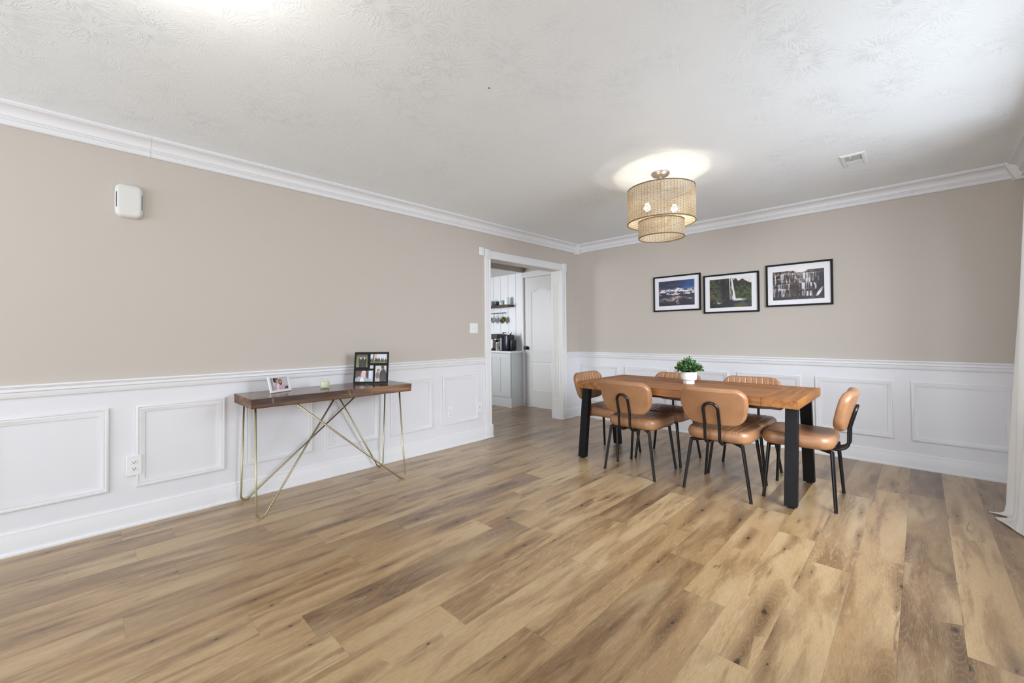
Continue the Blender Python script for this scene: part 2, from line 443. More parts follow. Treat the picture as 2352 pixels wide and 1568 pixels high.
# right wall with sliding-door opening and unseen side window for fill
WY0, WY1, WZ0, WZ1 = -3.2, -0.93, 0.72, 2.12
SY0, SY1, SZ0, SZ1 = -7.4, -5.6, 0.6, 2.1
bm = BM()
wallbox(bm, RX, RX+0.15, WY1, 0.0, 0, CH)
wallbox(bm, RX, RX+0.15, WY0, WY1, 0, WZ0, None); wallbox(bm, RX, RX+0.15, WY0, WY1, WZ1, CH, None)
wallbox(bm, RX, RX+0.15, SY1, WY0, 0, CH)
wallbox(bm, RX, RX+0.15, SY0, SY1, 0, SZ0, None); wallbox(bm, RX, RX+0.15, SY0, SY1, SZ1, CH, None)
wallbox(bm, RX, RX+0.15, RY, SY0, 0, CH)
struct('wall_right', bm, [M_beige, M_wains])
bm = BM()
wallbox(bm, WT, 0.3, RY-0.15, RY, 0, CH); wallbox(bm, 3.5, RX+0.15, RY-0.15, RY, 0, CH)
wallbox(bm, 0.3, 3.5, RY-0.15, RY, 0, 0.55, None); wallbox(bm, 0.3, 3.5, RY-0.15, RY, 2.15, CH, None)
struct('wall_rear', bm, [M_beige, M_wains])
bm = BM(); box(bm, -3.2, RX+0.15, RY-0.15, 0.15, CH, CH+0.1)
struct('ceiling', bm, M_ceil)
# window frames (off camera, they shape the daylight; rear and side added for fill)
bm = BM()
for y in (WY0+0.03, (WY0+WY1)/2, WY1-0.03): box(bm, RX+0.05, RX+0.1, y-0.03, y+0.03, WZ0, WZ1)
for z in (WZ0+0.03, WZ1-0.03): box(bm, RX+0.05, RX+0.1, WY0, WY1, z-0.03, z+0.03)
struct('window_1', bm, M_white)
bm = BM()
for x in (0.33, 1.37, 2.43, 3.47): box(bm, x-0.03, x+0.03, RY-0.1, RY-0.05, 0.55, 2.15)
for z in (0.58, 1.35, 2.12): box(bm, 0.3, 3.5, RY-0.1, RY-0.05, z-0.03, z+0.03)
struct('rear_fill_window', bm, M_white)
bm = BM()
for y in (SY0+0.03, (SY0+SY1)/2, SY1-0.03): box(bm, RX+0.05, RX+0.1, y-0.03, y+0.03, SZ0, SZ1)
for z in (SZ0+0.03, SZ1-0.03): box(bm, RX+0.05, RX+0.1, SY0, SY1, z-0.03, z+0.03)
struct('side_fill_window', bm, M_white)

tn_ = [0]
def trim(bm, mat=None, smooth=35):
    tn_[0] += 1
    return struct('trim_%d' % tn_[0], bm, mat or M_white, smooth=smooth)
# crown
def arc(cx, cz, r, a0, a1, n):
    return [(cx+r*math.cos(rad(a0+(a1-a0)*k/n)), cz+r*math.sin(rad(a0+(a1-a0)*k/n))) for k in range(n+1)]
crown = [(0, CH), (0.092, CH), (0.092, CH-0.012), (0.086, CH-0.016), (0.086, CH-0.020)]
crown += [(0.086-0.050*math.sin(PI/2*k/8), CH-0.020-0.044*(1-math.cos(PI/2*k/8))) for k in range(1, 9)]
crown += [(0.036, CH-0.069), (0.030, CH-0.070), (0.030, CH-0.075), (0.026, CH-0.078), (0.026, CH-0.082), (0.019, CH-0.084), (0.019, CH-0.103), (0.022, CH-0.105), (0.022, CH-0.109), (0.017, CH-0.113), (0, CH-0.113)]
bm = BM(); moulding(bm, crown, 'L', RY, -4.6965); trim(bm)
bm = BM(); moulding(bm, crown, 'L', -4.6955, -0.085); trim(bm)
bm = BM(); moulding(bm, crown, 'B', 0.085, RX-0.06); trim(bm)
bm = BM(); moulding(bm, crown, 'R', RY, -0.06, pos=RX); trim(bm)
# corner blocks of the crown
def corner_block(px, py, sx):
    bm = BM()
    top = [(0, 0), (0.115, 0), (0.105, -0.105), (0, -0.115)]
    bot = [(0, 0), (0.055, 0), (0.045, -0.045), (0, -0.055)]
    vt = [bm.verts.new((px+sx*x, py+y, CH)) for x, y in top]
    vm = [bm.verts.new((px+sx*x, py+y, CH-0.012)) for x, y in top]
    vb = [bm.verts.new((px+sx*x, py+y, CH-0.128)) for x, y in bot]
    for a, b in ((vt, vm), (vm, vb)):
        for k in range(4): bm.faces.new((a[k], a[(k+1) % 4], b[(k+1) % 4], b[k]))
    bm.faces.new(vt); bm.faces.new(vb)
    return bm
trim(corner_block(0, 0, 1), smooth=False)
trim(corner_block(RX, 0, -1), smooth=False)
# chair rail
rail = [(0, 0.921), (0.026, 0.921), (0.028, 0.917), (0.028, 0.911), (0.022, 0.908), (0.022, 0.904), (0.016, 0.901), (0.016, 0.893), (0.019, 0.888), (0.019, 0.884), (0.013, 0.878), (0.013, 0.853), (0.010, 0.848), (0, 0.846)]
bm = BM(); moulding(bm, rail, 'L', RY, -1.806); trim(bm)
bm = BM(); moulding(bm, rail, 'L', -0.284, 0, mb=-1); trim(bm)
bm = BM(); moulding(bm, rail, 'B', 0, RX, ma=1, mb=-1); trim(bm)
bm = BM(); moulding(bm, rail, 'R', WY1, 0, mb=-1, pos=RX); trim(bm)
# baseboard with shoe
basep = [(0, 0.128), (0.006, 0.128), (0.008, 0.121), (0.012, 0.117), (0.012, 0.104), (0.015, 0.097), (0.0155, 0.020), (0.024, 0.018), (0.030, 0.010), (0.030, 0.0), (0, 0.0)]
bm = BM(); moulding(bm, basep, 'L', RY, -1.806); o = trim(bm); o.name = 'baseboard_left'
bm = BM(); moulding(bm, basep, 'L', -0.284, 0, mb=-1); o = trim(bm); o.name = 'baseboard_corner'
bm = BM(); moulding(bm, basep, 'B', 0, RX, ma=1, mb=-1); o = trim(bm); o.name = 'baseboard_back'
bm = BM(); moulding(bm, basep, 'R', WY1, 0, mb=-1, pos=RX); o = trim(bm); o.name = 'baseboard_right'
# picture-frame panel mouldings
pprof = [(0, 0.0005), (0, 0.011), (0.004, 0.013), (0.012, 0.013), (0.014, 0.009), (0.018, 0.009), (0.022, 0.011), (0.038, 0.006), (0.044, 0.005), (0.044, 0.0005)]
def pmap(wall):
    if wall == 'L': return lambda u, v, h: (h, u, v)
    if wall == 'B': return lambda u, v, h: (u, -h, v)
    return lambda u, v, h: (RX-h, u, v)
def panel(wall, u0, u1, v0=0.236, v1=0.746):
    bm = BM(); outline_moulding(bm, [(u0, v0), (u1, v0), (u1, v1), (u0, v1)], pprof, pmap(wall)); trim(bm, smooth=30)
for a, b in ((-5.95, -5.48), (-5.36, -4.884), (-4.762, -4.288), (-4.168, -3.690), (-3.577, -3.108), (-2.995, -2.523), (-2.398, -1.912)):
    panel('L', a, b)
for a, b in ((0.079, 0.660), (0.755, 1.336), (1.432, 2.020), (2.114, 2.694), (2.807, 3.375), (3.483, 4.058)):
    panel('B', a, b)
panel('R', -1.10, -0.12)

# ------------------------------------------------------------------ cased opening
def casing_prof(w_):   # across the casing width (s, height)
    return [(0, 0), (0, 0.016), (0.008, 0.020), (0.020, 0.020), (0.024, 0.014), (w_*0.5-0.006, 0.014), (w_*0.5, 0.017), (w_*0.5+0.006, 0.014), (w_-0.024, 0.014), (w_-0.020, 0.018), (w_-0.004, 0.018), (w_, 0.012), (w_, 0)]
def vcasing(ya, yb, z0, z1):
    bm = BM(); rows = [[(h, ya+s, z) for s, h in casing_prof(yb-ya)] for z in (z0, z1)]
    vr = strip(bm, rows, True); bm.faces.new(vr[0]); bm.faces.new(vr[1][::-1]); trim(bm)
vcasing(-1.806, DY0, 0.145, DZ)
vcasing(DY1, -0.284, 0.145, DZ)
bm = BM(); rows = [[(h, y, DZ+s) for s, h in casing_prof(0.092)] for y in (-1.738, -0.362)]
vr = strip(bm, rows, True); bm.faces.new(vr[0]); bm.faces.new(vr[1][::-1]); trim(bm)
for ya, yb in ((-1.812, -1.738), (-0.362, -0.278)):
    bm = BM(); box(bm, 0, 0.024, ya, yb, DZ-0.004, DZ+0.102, 0.002); trim(bm)
for ya, yb in ((-1.808, -1.700), (-0.398, -0.282)):
    bm = BM(); box(bm, -0.0, 0.024, ya, yb, 0, 0.145, 0.003)
    box(bm, WT, 0.0, ya if ya < -1 else DY1-0.013, DY0+0.013 if ya < -1 else yb, 0, 0.145, 0.0)
    box(bm, 0.02, 0.032, ya-0.001, yb+0.001, 0, 0.018, 0.003); trim(bm)
# jamb liners, the right one fluted
bm = BM()
box(bm, WT, 0, DY0-0.012, DY0, 0, DZ); box(bm, WT, 0, DY1, DY1+0.012, 0, DZ); box(bm, WT, 0, DY0-0.012, DY1+0.012, DZ, DZ+0.012)
for s, yy in ((-1, DY1), (1, DY0)):
    for k in range(4):
        xc = -0.045-0.026*k
        tube(bm, [(xc, yy, 0.30), (xc, yy, 1.90)], 0.0075, 8)
trim(bm, M_jamb)

# ------------------------------------------------------------------ pantry door + kitchen shell
KY = 0.08; KX = -1.13
bm = BM(); box(bm, KX-0.02, -0.34+0.17, KY, KY+0.1, 2.10, CH); box(bm, -0.38, WT, KY, KY+0.1, 0, 2.10)
struct('wall_kitchen_pantry', bm, [M_beige])
t = NT('shiplap_paint'); co = t.obj(); sx = t.n('ShaderNodeSeparateXYZ'); t.set(sx.inputs[0], co)
t.P(Base_Color=rgb(226, 228, 230), Roughness=0.5); M_ship = t.m
bm = BM()
xe = KX-0.012; k = 0
xs = [-1.136, -1.299, -1.4786, -1.665, -1.845, -2.02, -2.20, -2.38, -2.56, -2.74, -2.92, -3.10]
for a, b in zip(xs, xs[1:]):
    box(bm, b+0.002, a-0.002, 0.06, 0.10, 0, 2.24, 0.003, 1)
box(bm, -3.2, KX, 0.075, 0.15, 0, 2.24)
struct('wall_kitchen_shiplap', bm, M_ship)
bm = BM(); box(bm, -3.2, KX, -3.2, 0.15, 2.195, CH, mi=0)
o = struct('wall_kitchen_soffit', bm, [M_beige, M_white])
for p in o.data.polygons:
    if p.normal.z < -0.5: p.material_index = 1
bm = BM(); box(bm, -3.3, -3.2, -3.2, 0.15, 0, CH); box(bm, -3.3, WT, -3.3, -3.2, 0, CH)
struct('wall_kitchen_left', bm, M_beige)
# door casing of pantry door
bm = BM()
box(bm, -1.150, -1.118, 0.045, 0.08, 0, 2.108, 0.002)
box(bm, -1.128, -0.30, 0.06, 0.08, 2.112, 2.200, 0.002)
for z in (2.125, 2.145, 2.165, 2.185): box(bm, -1.128, -0.30, 0.054, 0.062, z-0.006, z+0.006, 0.002)
box(bm, -0.385, -0.31, 0.06, 0.08, 0, 2.112, 0.002)
trim(bm)
bm = BM(); box(bm, -1.116, -0.388, 0.085, 0.12, 0.008, 2.102, 0.002)
def arch_poly(u0, u1, v0, v1, rise=0.0, n=16):
    p = [(u0, v0), (u1, v0)]
    if rise <= 0: return p+[(u1, v1), (u0, v1)]
    for s in (0, 0.13, 0.20, 0.27, 0.34, 0.42, 0.5, 0.58, 0.66, 0.73, 0.80, 0.87, 1.0):
        u = u1+(u0-u1)*s
        p.append((u, v1+rise*(0.5-0.5*math.cos(2*PI*s))**1.0))
    return p
dprof = [(0, 0.0), (0.003, -0.006), (0.010, -0.007), (0.020, -0.0035), (0.024, -0.0035), (0.034, 0.001), (0.05, 0.001)]
dmap = lambda u, v, h: (u, 0.083-0.002-h-0.004, v)
dp2 = [(0, 0.0), (0.0, 0.008), (0.012, 0.009), (0.02, 0.001), (0.03, 0.001), (0.042, 0.006), (0.05, 0.006)]
for poly in (arch_poly(-0.975, -0.525, 0.885, 1.875, 0.07), arch_poly(-0.975, -0.525, 0.262, 0.750)):
    r = outline_moulding(bm, poly, [(d, hh+0.004) for d, hh in dp2], lambda u, v, h: (u, 0.0875-h, v))
    bm.faces.new(r[-1])
door = struct('door_1', bm, flat('door_paint_white', rgb(222, 222, 221), 0.4, var=0.015), smooth=30)
bm = BM(); lathe(bm, [(0, 0), (0.031, 0), (0.031, 0.006), (0.012, 0.010), (0.011, 0.030), (0.024, 0.036), (0.030, 0.048), (0.029, 0.060), (0.018, 0.068), (0, 0.069)], 24)
kn = obj('door_knob', bm, M_blackmetal, door, True, loc=(-1.062, 0.086, 0.955), rot=(PI/2, 0, 0)); kn['label'] = 'round black door knob'

# ------------------------------------------------------------------ dining table
TX0, TX1, TY0, TY1, TZ0, TZ1 = 1.245, 2.980, -1.765, -0.930, 0.674, 0.735
tcx, tcy = (TX0+TX1)/2, (TY0+TY1)/2
tb = thing('dining_table', 'long acacia wood dining table on black angled metal legs', 'table', (tcx, tcy, 0))
hx, hy = (TX1-TX0)/2, (TY1-TY0)/2
bm = BM(); ew = 0.215; g = 0.0012
n = 6
for k in range(n):
    ya = -hy+0.0+(2*hy)*k/n; yb = -hy+(2*hy)*(k+1)/n
    box(bm, -hx+ew+g, hx-ew-g, ya+g*0.4, yb-g*0.4, TZ0, TZ1, 0.0012, 1)
box(bm, -hx+ew-0.01, hx-ew+0.01, -hy+0.004, hy-0.004, TZ0+0.003, TZ1-0.0025)
obj('tabletop', bm, M_top, tb)
for sx in (-1, 1):
    bm = BM(); a, b = sorted((sx*hx, sx*(hx-ew)))
    box(bm, a, b, -hy, hy, TZ0, TZ1, 0.002, 2); obj('breadboard_end', bm, M_topend, tb)
bm = BM()
box(bm, -hx+0.12, hx-0.12, -hy+0.10, -hy+0.125, TZ0-0.030, TZ0); box(bm, -hx+0.12, hx-0.12, hy-0.125, hy-0.10, TZ0-0.030, TZ0)
for x in (-hx+0.12, hx-0.145): box(bm, x, x+0.025, -hy+0.125, hy-0.125, TZ0-0.030, TZ0)
obj('apron', bm, M_apron, tb)
for sx, x in ((-1, 1.236-tcx), (1, 2.912-tcx)):
    for sy in (-1, 1):
        bm = BM()
        yb, yt = sy*0.322, sy*0.235
        rows = []
        for y, z in ((yb, 0.012), (yt, TZ0)):
            rows.append([(x-0.037, y-0.026, z), (x+0.037, y-0.026, z), (x+0.037, y+0.026, z), (x-0.037, y+0.026, z)])
        vr = strip(bm, rows, True); bm.faces.new(vr[0]); bm.faces.new(vr[1][::-1])
        bmesh.ops.bevel(bm, geom=bm.edges[:], offset=0.002, segments=1, affect='EDGES')
        lg = obj('leg', bm, M_legmetal, tb)
        bm = BM(); lathe(bm, [(0, 0), (0.02, 0), (0.022, 0.012), (0, 0.0125)], 16, (x, yb, 0)); obj('foot_pad', bm, M_rubber, lg)
    bm = BM(); box(bm, x-0.037, x+0.037, -0.21, 0.21, TZ0-0.0295, TZ0-0.0005, 0.001, 1); obj('crossbar', bm, M_legmetal, tb)

# ------------------------------------------------------------------ chairs
def cushion(a, b, H, edge, r, grooves, gdepth, gw, taper=0.0, bulge=0.04, side=0.03, crown_=0.0, nv=28):
    """closed pillow: columns of constant x so that the stitched channels stay straight. r = corner radius"""
    xs_ = [a*math.sin(PI/2*(-1+2*i/44)) for i in range(45)]
    for g in grooves: xs_ += [g*a+d*gw for d in (-3, -1.6, -0.8, 0, 0.8, 1.6, 3)]
    xs_ += [sg*(a-e) for sg in (-1, 1) for e in (0.0015, 0.004, 0.008, 0.013, 0.019, 0.026)]
    xs_ = sorted(x for x in xs_ if abs(x) <= a+1e-9)
    us = [x for i, x in enumerate(xs_) if i == 0 or x-xs_[i-1] > 0.0006]
    us[0], us[-1] = -a, a
    es = [0.003, 0.012, 0.03, 0.055, 0.09, 0.13]
    vsl = sorted(set([round(-1+2*i/nv, 5) for i in range(nv+1)]+[-1+e for e in es]+[1-e for e in es]))
    def hh(x):
        t_ = abs(x)-(a-r)
        return b if t_ <= 0 else b-r+math.sqrt(max(0, r*r-t_*t_))
    def P(x, v, sd):
        y = v*hh(x)
        qx, qy = abs(x)-(a-r), abs(y)-(b-r)
        sdf = min(max(qx, qy), 0)+math.hypot(max(qx, 0), max(qy, 0))-r
        d = max(0.0, -sdf); t_ = min(1, d/edge)
        z = H/2*math.sqrt(max(0, 1-(1-t_)**2))
        z += 0.0
        if sd > 0:
            for g in grooves:
                dd = (x-g*a)/gw
                if abs(dd) < 3.2: z -= gdepth*math.exp(-dd*dd)*min(1, d/0.012)
            if crown_: z += crown_*max(0, 1-(x/a)**2)*max(0, 1-(y/b)**2)
        X = x*(1-side*(y/b)**2); Y = y*(1-bulge*(x/a)**2)
        if taper: X *= 1-taper*max(0, 0.15-y/b)**1.2
        return X, Y, sd*z
    return us, vsl, P
def pillow(bm, us, vsl, P, post):
    top = [[bm.verts.new(post(*P(u, v, 1))) for u in us] for v in vsl]
    nu, nv = len(us), len(vsl)
    bot = [[(top[j][i] if i in (0, nu-1) or j in (0, nv-1) else bm.verts.new(post(*P(u, v, -1)))) for i, u in enumerate(us)] for j, v in enumerate(vsl)]
    for G, rev in ((top, False), (bot, True)):
        for j in range(nv-1):
            for i in range(nu-1):
                q = [G[j][i], G[j][i+1], G[j+1][i+1], G[j+1][i]]
                if rev: q.reverse()
                bm.faces.new(q)
def make_chair(label):
    t_ = thing('dining_chair', label, 'chair', group='tan channelled chairs around the dining table')
    # seat (local +Y = front)
    bm = BM(); gs = [-0.66+0.19*i for i in range(8)]
    us, vl, P = cushion(0.228, 0.215, 0.086, 0.029, 0.080, gs, 0.0042, 0.0028, crown_=0.004)
    pillow(bm, us, vl, P, lambda x, y, z: (x*(1+0.03*y/0.22), y+0.012, z+0.429))
    obj('seat', bm, M_leather, t_, 'all')
    # backrest
    bm = BM(); gs = [-0.78+0.195*i for i in range(9)]
    us, vl, P = cushion(0.231, 0.140, 0.056, 0.020, 0.078, gs, 0.0036, 0.0026, taper=0.11, bulge=0.045, side=0.02)
    tilt = rad(15); BZ = 0.648
    def post(x, y, z):
        yy = z+0.55*x*x      # sides come forward
        return (x, -0.262+yy*math.cos(tilt)-y*math.sin(tilt), BZ+y*math.cos(tilt)+yy*math.sin(tilt))
    pillow(bm, us, vl, P, post)
    obj('backrest', bm, M_leather, t_, 'all')
    # bracket: two rods joined by an arch on the rear of the backrest
    def onback(x, v):     # point on the rear face of the backrest, rod radius out
        z = -0.028-0.0100+0.55*x*x
        return Vector((x, -0.262+z*math.cos(tilt)-v*math.sin(tilt), BZ+v*math.cos(tilt)+z*math.sin(tilt)))
    pts = []
    R_ = 0.050
    left = [(-R_, -0.10, 0.373), (-R_, -0.205, 0.373)]
    b0 = onback(-R_, -0.12)
    left.append((-R_, -0.262, 0.400))
    path = left + [tuple(onback(-R_, -0.12)), tuple(onback(-R_, -0.008))]
    archp = [tuple(onback(-R_*math.cos(PI*k/10), -0.008+R_*math.sin(PI*k/10))) for k in range(1, 10)]
    right = [(-x, y, z) for x, y, z in reversed(path)]
    full = fillet(path[:4], [0.06, 0.06], 6)[:-1]+[Vector(p) for p in (path[3], path[4])]+[Vector(p) for p in archp]
    full += [Vector((-p.x, p.y, p.z)) for p in reversed(fillet(path[:4], [0.06, 0.06], 6)[:-1]+[Vector(p) for p in (path[3], path[4])])]
    bm = BM(); tube(bm, full, 0.0105, 10)
    obj('back_bracket', bm, M_blackmetal, t_, 'all')
    # under-seat frame
    bm = BM()
    tops = [(-0.175, -0.186), (0.175, -0.186), (-0.172, 0.178), (0.172, 0.178)]
    for (x0, y0), (x1, y1) in ((tops[0], tops[3]), (tops[1], tops[2])):
        d = Vector((x1-x0, y1-y0, 0)); L = d.length; ang_ = math.atan2(d.y, d.x)
        box(bm, 0, L, -0.012, 0.012, 0.366, 0.386, 0.002, 1, M4=Matrix.Translation((x0, y0, 0)) @ Matrix.Rotation(ang_, 4, 'Z'))
    box(bm, -0.08, 0.08, -0.13, -0.09, 0.370, 0.386)
    obj('seat_frame', bm, M_blackmetal, t_)
    feet = [(-0.229, -0.207), (0.229, -0.207), (-0.213, 0.207), (0.213, 0.207)]
    for (xt, yt), (xf, yf) in zip(tops, feet):
        bm = BM()
        tube(bm, [(xt, yt, 0.382), (xf, yf, 0.008)], [0.0125, 0.0105], 12)
        lg = obj('leg', bm, M_blackmetal, t_, 40)
        bm = BM(); tube(bm, [(xf, yf, 0.0), (xf, yf, 0.0102)], 0.0112, 12); obj('foot_cap', bm, M_rubber, lg, 40)
    return t_
GR = 'tan channelled chairs around the dining table'
ch = make_chair('tan leather chair with its back to us, left of the two nearest the camera')
ch.location = (1.800, -1.608, 0); ch.rotation_euler = (0, 0, rad(-1.5))
dup(ch, (2.470, -1.577, 0), rad(0.5), 'tan leather chair with its back to us, right of the two nearest the camera', GR)
dup(ch, (2.930, -1.350, 0), rad(91.0), 'tan leather chair at the right end of the table, seen from its side', GR)
dup(ch, (1.338, -1.345, 0), rad(-90), 'tan leather chair at the left end of the table, nearest the doorway', GR)
dup(ch, (1.818, -1.130, 0), rad(180), 'tan leather chair across the table, behind the potted plant', GR)
dup(ch, (2.472, -1.112, 0), rad(180), 'tan leather chair across the table, against the wainscot right of the plant', GR)

# ------------------------------------------------------------------ potted plant
PX, PY, PZ = 2.098, -1.298, TZ1
pl = thing('potted_plant', 'small leafy green plant in a white stepped pot on the dining table', 'plant', (PX, PY, PZ))
M_pot = flat('white_ceramic', rgb(235, 234, 232), 0.3, var=0.02, bump=0.1, bscale=60)
bm = BM()
lathe(bm, [(0, 0), (0.046, 0), (0.048, 0.003), (0.048, 0.034), (0.0, 0.0345)], 8)
lathe(bm, [(0, 0.033), (0.058, 0.033), (0.064, 0.040), (0.065, 0.046), (0.065, 0.100), (0.064, 0.104), (0.058, 0.104), (0.056, 0.092), (0, 0.090)], 40)
obj('pot', bm, M_pot, pl, 30)
bm = BM()
for k in range(10):   # embossed arcs around the pot
    a0 = 2*PI*k/10
    for r_ in (0.010, 0.017):
        pts = []
        for q in range(17):
            th = 2*PI*q/16; da = r_*math.cos(th)/0.065; pts.append((0.0655*math.cos(a0+da), 0.0655*math.sin(a0+da), 0.072+r_*math.sin(th)))
        tube(bm, pts[:-1], 0.0011, 6, closed=True)
obj('pot_relief', bm, M_pot, pl, 'all')
bm = BM(); lathe(bm, [(0, 0.094), (0.057, 0.094)], 24); obj('soil', bm, flat('potting_soil', rgb(50, 38, 28), 0.95, var=0.3), pl)
t = NT('boxwood_leaf'); oi = t.n('ShaderNodeAttribute', attribute_name='leaf')
col = t.ramp(oi.outputs['Fac'], [(0.0, rgb(30, 62, 26)), (0.5, rgb(62, 108, 50)), (0.85, rgb(104, 146, 78)), (1.0, rgb(140, 172, 128))])
t.P(Base_Color=col, Roughness=0.35); M_leaf = t.m
rg = random.Random(5)
def leaf(bm, p, d, L, W, lay, val):
    d = d.normalized(); s = d.cross(Vector((rg.uniform(-1, 1), rg.uniform(-1, 1), rg.uniform(-1, 1)))).normalized(); n_ = d.cross(s)
    pr = [(0, 0, 0), (0.3, 0.42, 0.05), (0.65, 0.5, 0.03), (0.9, 0.28, -0.03), (1, 0, -0.08)]
    c = [bm.verts.new(p+d*(L*u)+n_*(L*h*0.6)) for u, w_, h in pr]
    l = [bm.verts.new(p+d*(L*u)+s*(W*w_)+n_*(L*(h+0.12*w_))) for u, w_, h in pr[1:4]]
    r = [bm.verts.new(p+d*(L*u)-s*(W*w_)+n_*(L*(h+0.12*w_))) for u, w_, h in pr[1:4]]
    fs = []
    for S in (l, r):
        fs += [bm.faces.new((c[0], c[1], S[0])), bm.faces.new((c[1], c[2], S[1], S[0])), bm.faces.new((c[2], c[3], S[2], S[1])), bm.faces.new((c[3], c[4], S[2]))]
    for f in fs:
        for lp in f.loops: lp[lay] = (val, val, val, 1)
bm = BM(); lay = bm.loops.layers.float_color.new('leaf'); bs = BM()
for k in range(150):
    th = rg.uniform(0, 2*PI); ph = math.acos(rg.uniform(0.02, 1)); R_ = rg.uniform(0.085, 0.118)
    if rg.random() < 0.07: R_ *= 1.15
    d = Vector((math.sin(ph)*math.cos(th)*0.98, math.sin(ph)*math.sin(th)*0.98, math.cos(ph)*1.02))
    base_ = Vector((0.03*math.cos(th), 0.03*math.sin(th), 0.094)); tip = Vector((0, 0, 0.100))+d*R_
    if tip.z < 0.098: tip.z = 0.098+rg.uniform(0, 0.01)
    mid = (base_+tip)/2+Vector((0, 0, 0.012))
    tube(bs, [base_, mid, tip], 0.0009, 4)
    for q in range(8):
        s = 0.35+0.65*q/7; p = base_.lerp(mid, min(1, s*2)) if s < 0.5 else mid.lerp(tip, (s-0.5)*2)
        dd = Vector((rg.uniform(-1, 1), rg.uniform(-1, 1), rg.uniform(-0.5, 1)))+d*0.8
        if p.z < 0.112: dd.z = abs(dd.z)
        leaf(bm, p, dd, rg.uniform(0.014, 0.023), rg.uniform(0.010, 0.015), lay, min(1, max(0, rg.gauss(0.45, 0.25))))
obj('foliage', bm, M_leaf, pl); obj('stems', bs, flat('green_stem', rgb(70, 80, 40), 0.6, var=0.2), pl)

# ------------------------------------------------------------------ pendant drum light
LX, LY = 2.090, -1.788
lt = thing('drum_pendant_light', 'two-tier woven rope drum light hanging over the dining table', 'lamp', (LX, LY, CH))
t = NT('woven_rope'); co = t.obj(); n1 = t.noise(co, 9, 2); n2 = t.noise(co, 220, 2)
col = t.mix(t.ramp(n1, [(0.35, 0.0), (0.65, 1.0)]), rgb(228, 220, 203), rgb(198, 177, 146))
col = t.mix(t.math('MULTIPLY', n2, 0.5), col, rgb(120, 94, 62))
t.P(Base_Color=col, Roughness=0.8); t.bump(n2, 0.4, 0.002)
tr = t.n('ShaderNodeBsdfTranslucent'); t.set(tr.inputs[0], rgb(242, 233, 214)); mx = t.n('ShaderNodeMixShader'); mx.inputs[0].default_value = 0.36
t.t.links.new(t.b.outputs[0], mx.inputs[1]); t.t.links.new(tr.outputs[0], mx.inputs[2])
t.t.links.new(mx.outputs[0], t.t.nodes['Material Output'].inputs[0]); M_rope = t.m
M_rope2 = flat('dark_rope_cord', rgb(120, 98, 70), 0.85, var=0.3, vscale=40)
def woven(bm, R_, z0, z1, rows, cols):
    seg = cols*4
    for j in range(rows):
        z = z0+(z1-z0)*(j+0.5)/rows
        pts = [((R_+0.0026*math.cos(PI*4*k/4+PI*j+0) * 1.0 if False else R_+0.0026*math.cos(2*PI*k/8*1.0+PI*j))*math.cos(2*PI*k/seg),
                (R_+0.0026*math.cos(2*PI*k/8*1.0+PI*j))*math.sin(2*PI*k/seg), z) for k in range(seg)]
        tube(bm, pts, (z1-z0)/rows*0.37, 6, closed=True)
def ribs(bm, R_, z0, z1, rows, cols):
    for i in range(cols):
        a = 2*PI*i/cols; pts = []
        for j in range(rows*2+1):
            z = z0+(z1-z0)*j/(rows*2)
            r_ = R_+0.0035*math.cos(PI*i+PI*(j-1)/2.0)
            pts.append((r_*math.cos(a), r_*math.sin(a), z))
        tube(bm, pts, 0.0017, 5, caps=False)
ZU0, ZU1, ZL0, ZL1 = 2.052-CH, 2.314-CH, 1.935-CH, 2.062-CH
bm = BM(); woven(bm, 0.253, ZU0+0.004, ZU1-0.004, 27, 66); us_ = obj('upper_shade', bm, M_rope, lt, 'all')
bm = BM()
for z in (ZU0, ZU1): tube(bm, [(0.254*math.cos(2*PI*k/72), 0.254*math.sin(2*PI*k/72), z) for k in range(72)], 0.0045, 8, closed=True)
obj('rim', bm, M_rope2, us_, 'all')
bm = BM(); ribs(bm, 0.253, ZU0, ZU1, 27, 66); o = obj('rib_cords', bm, M_rope2, us_, 'all'); o['kind'] = 'stuff'; o['label'] = 'dark vertical cords of the weave'
bm = BM(); woven(bm, 0.170, ZL0+0.004, ZL1-0.004, 13, 44); ls_ = obj('lower_shade', bm, M_rope, lt, 'all')
bm = BM()
for z in (ZL0, ZL1): tube(bm, [(0.171*math.cos(2*PI*k/64), 0.171*math.sin(2*PI*k/64), z) for k in range(64)], 0.0042, 8, closed=True)
obj('rim', bm, M_rope2, ls_, 'all')
bm = BM(); ribs(bm, 0.170, ZL0, ZL1, 13, 44); o = obj('rib_cords', bm, M_rope2, ls_, 'all'); o['kind'] = 'stuff'
bm = BM(); lathe(bm, [(0, 0), (0.070, 0), (0.071, -0.006), (0.066, -0.016), (0.060, -0.018), (0.058, -0.024), (0.035, -0.028), (0.012, -0.032), (0.010, -0.05), (0, -0.05)], 40)
obj('canopy', bm, M_nickel, lt, 40)
bm = BM(); tube(bm, [(0, 0, -0.03), (0, 0, ZU1-0.085)], 0.008, 12)
for k in range(4):
    a = rad(20)+PI/2*k
    tube(bm, [(0, 0, ZU1-0.012), (0.252*math.cos(a), 0.252*math.sin(a), ZU1-0.002)], 0.0022, 6)
    tube(bm, [(0.05*math.cos(a), 0.05*math.sin(a), ZU1-0.07), (0.169*math.cos(a), 0.169*math.sin(a), ZL1)], 0.0020, 6)
lathe(bm, [(0, 0.012), (0.022, 0.010), (0.024, -0.010), (0, -0.012)], 24, (0, 0, ZU1-0.075))
obj('stem', bm, M_nickel, lt, 40)
t = NT('lit_bulb'); t.P(Base_Color=(1, 1, 1, 1), Emission_Color=(1.0, 0.93, 0.80, 1), Emission_Strength=30.0); M_bulb = t.m
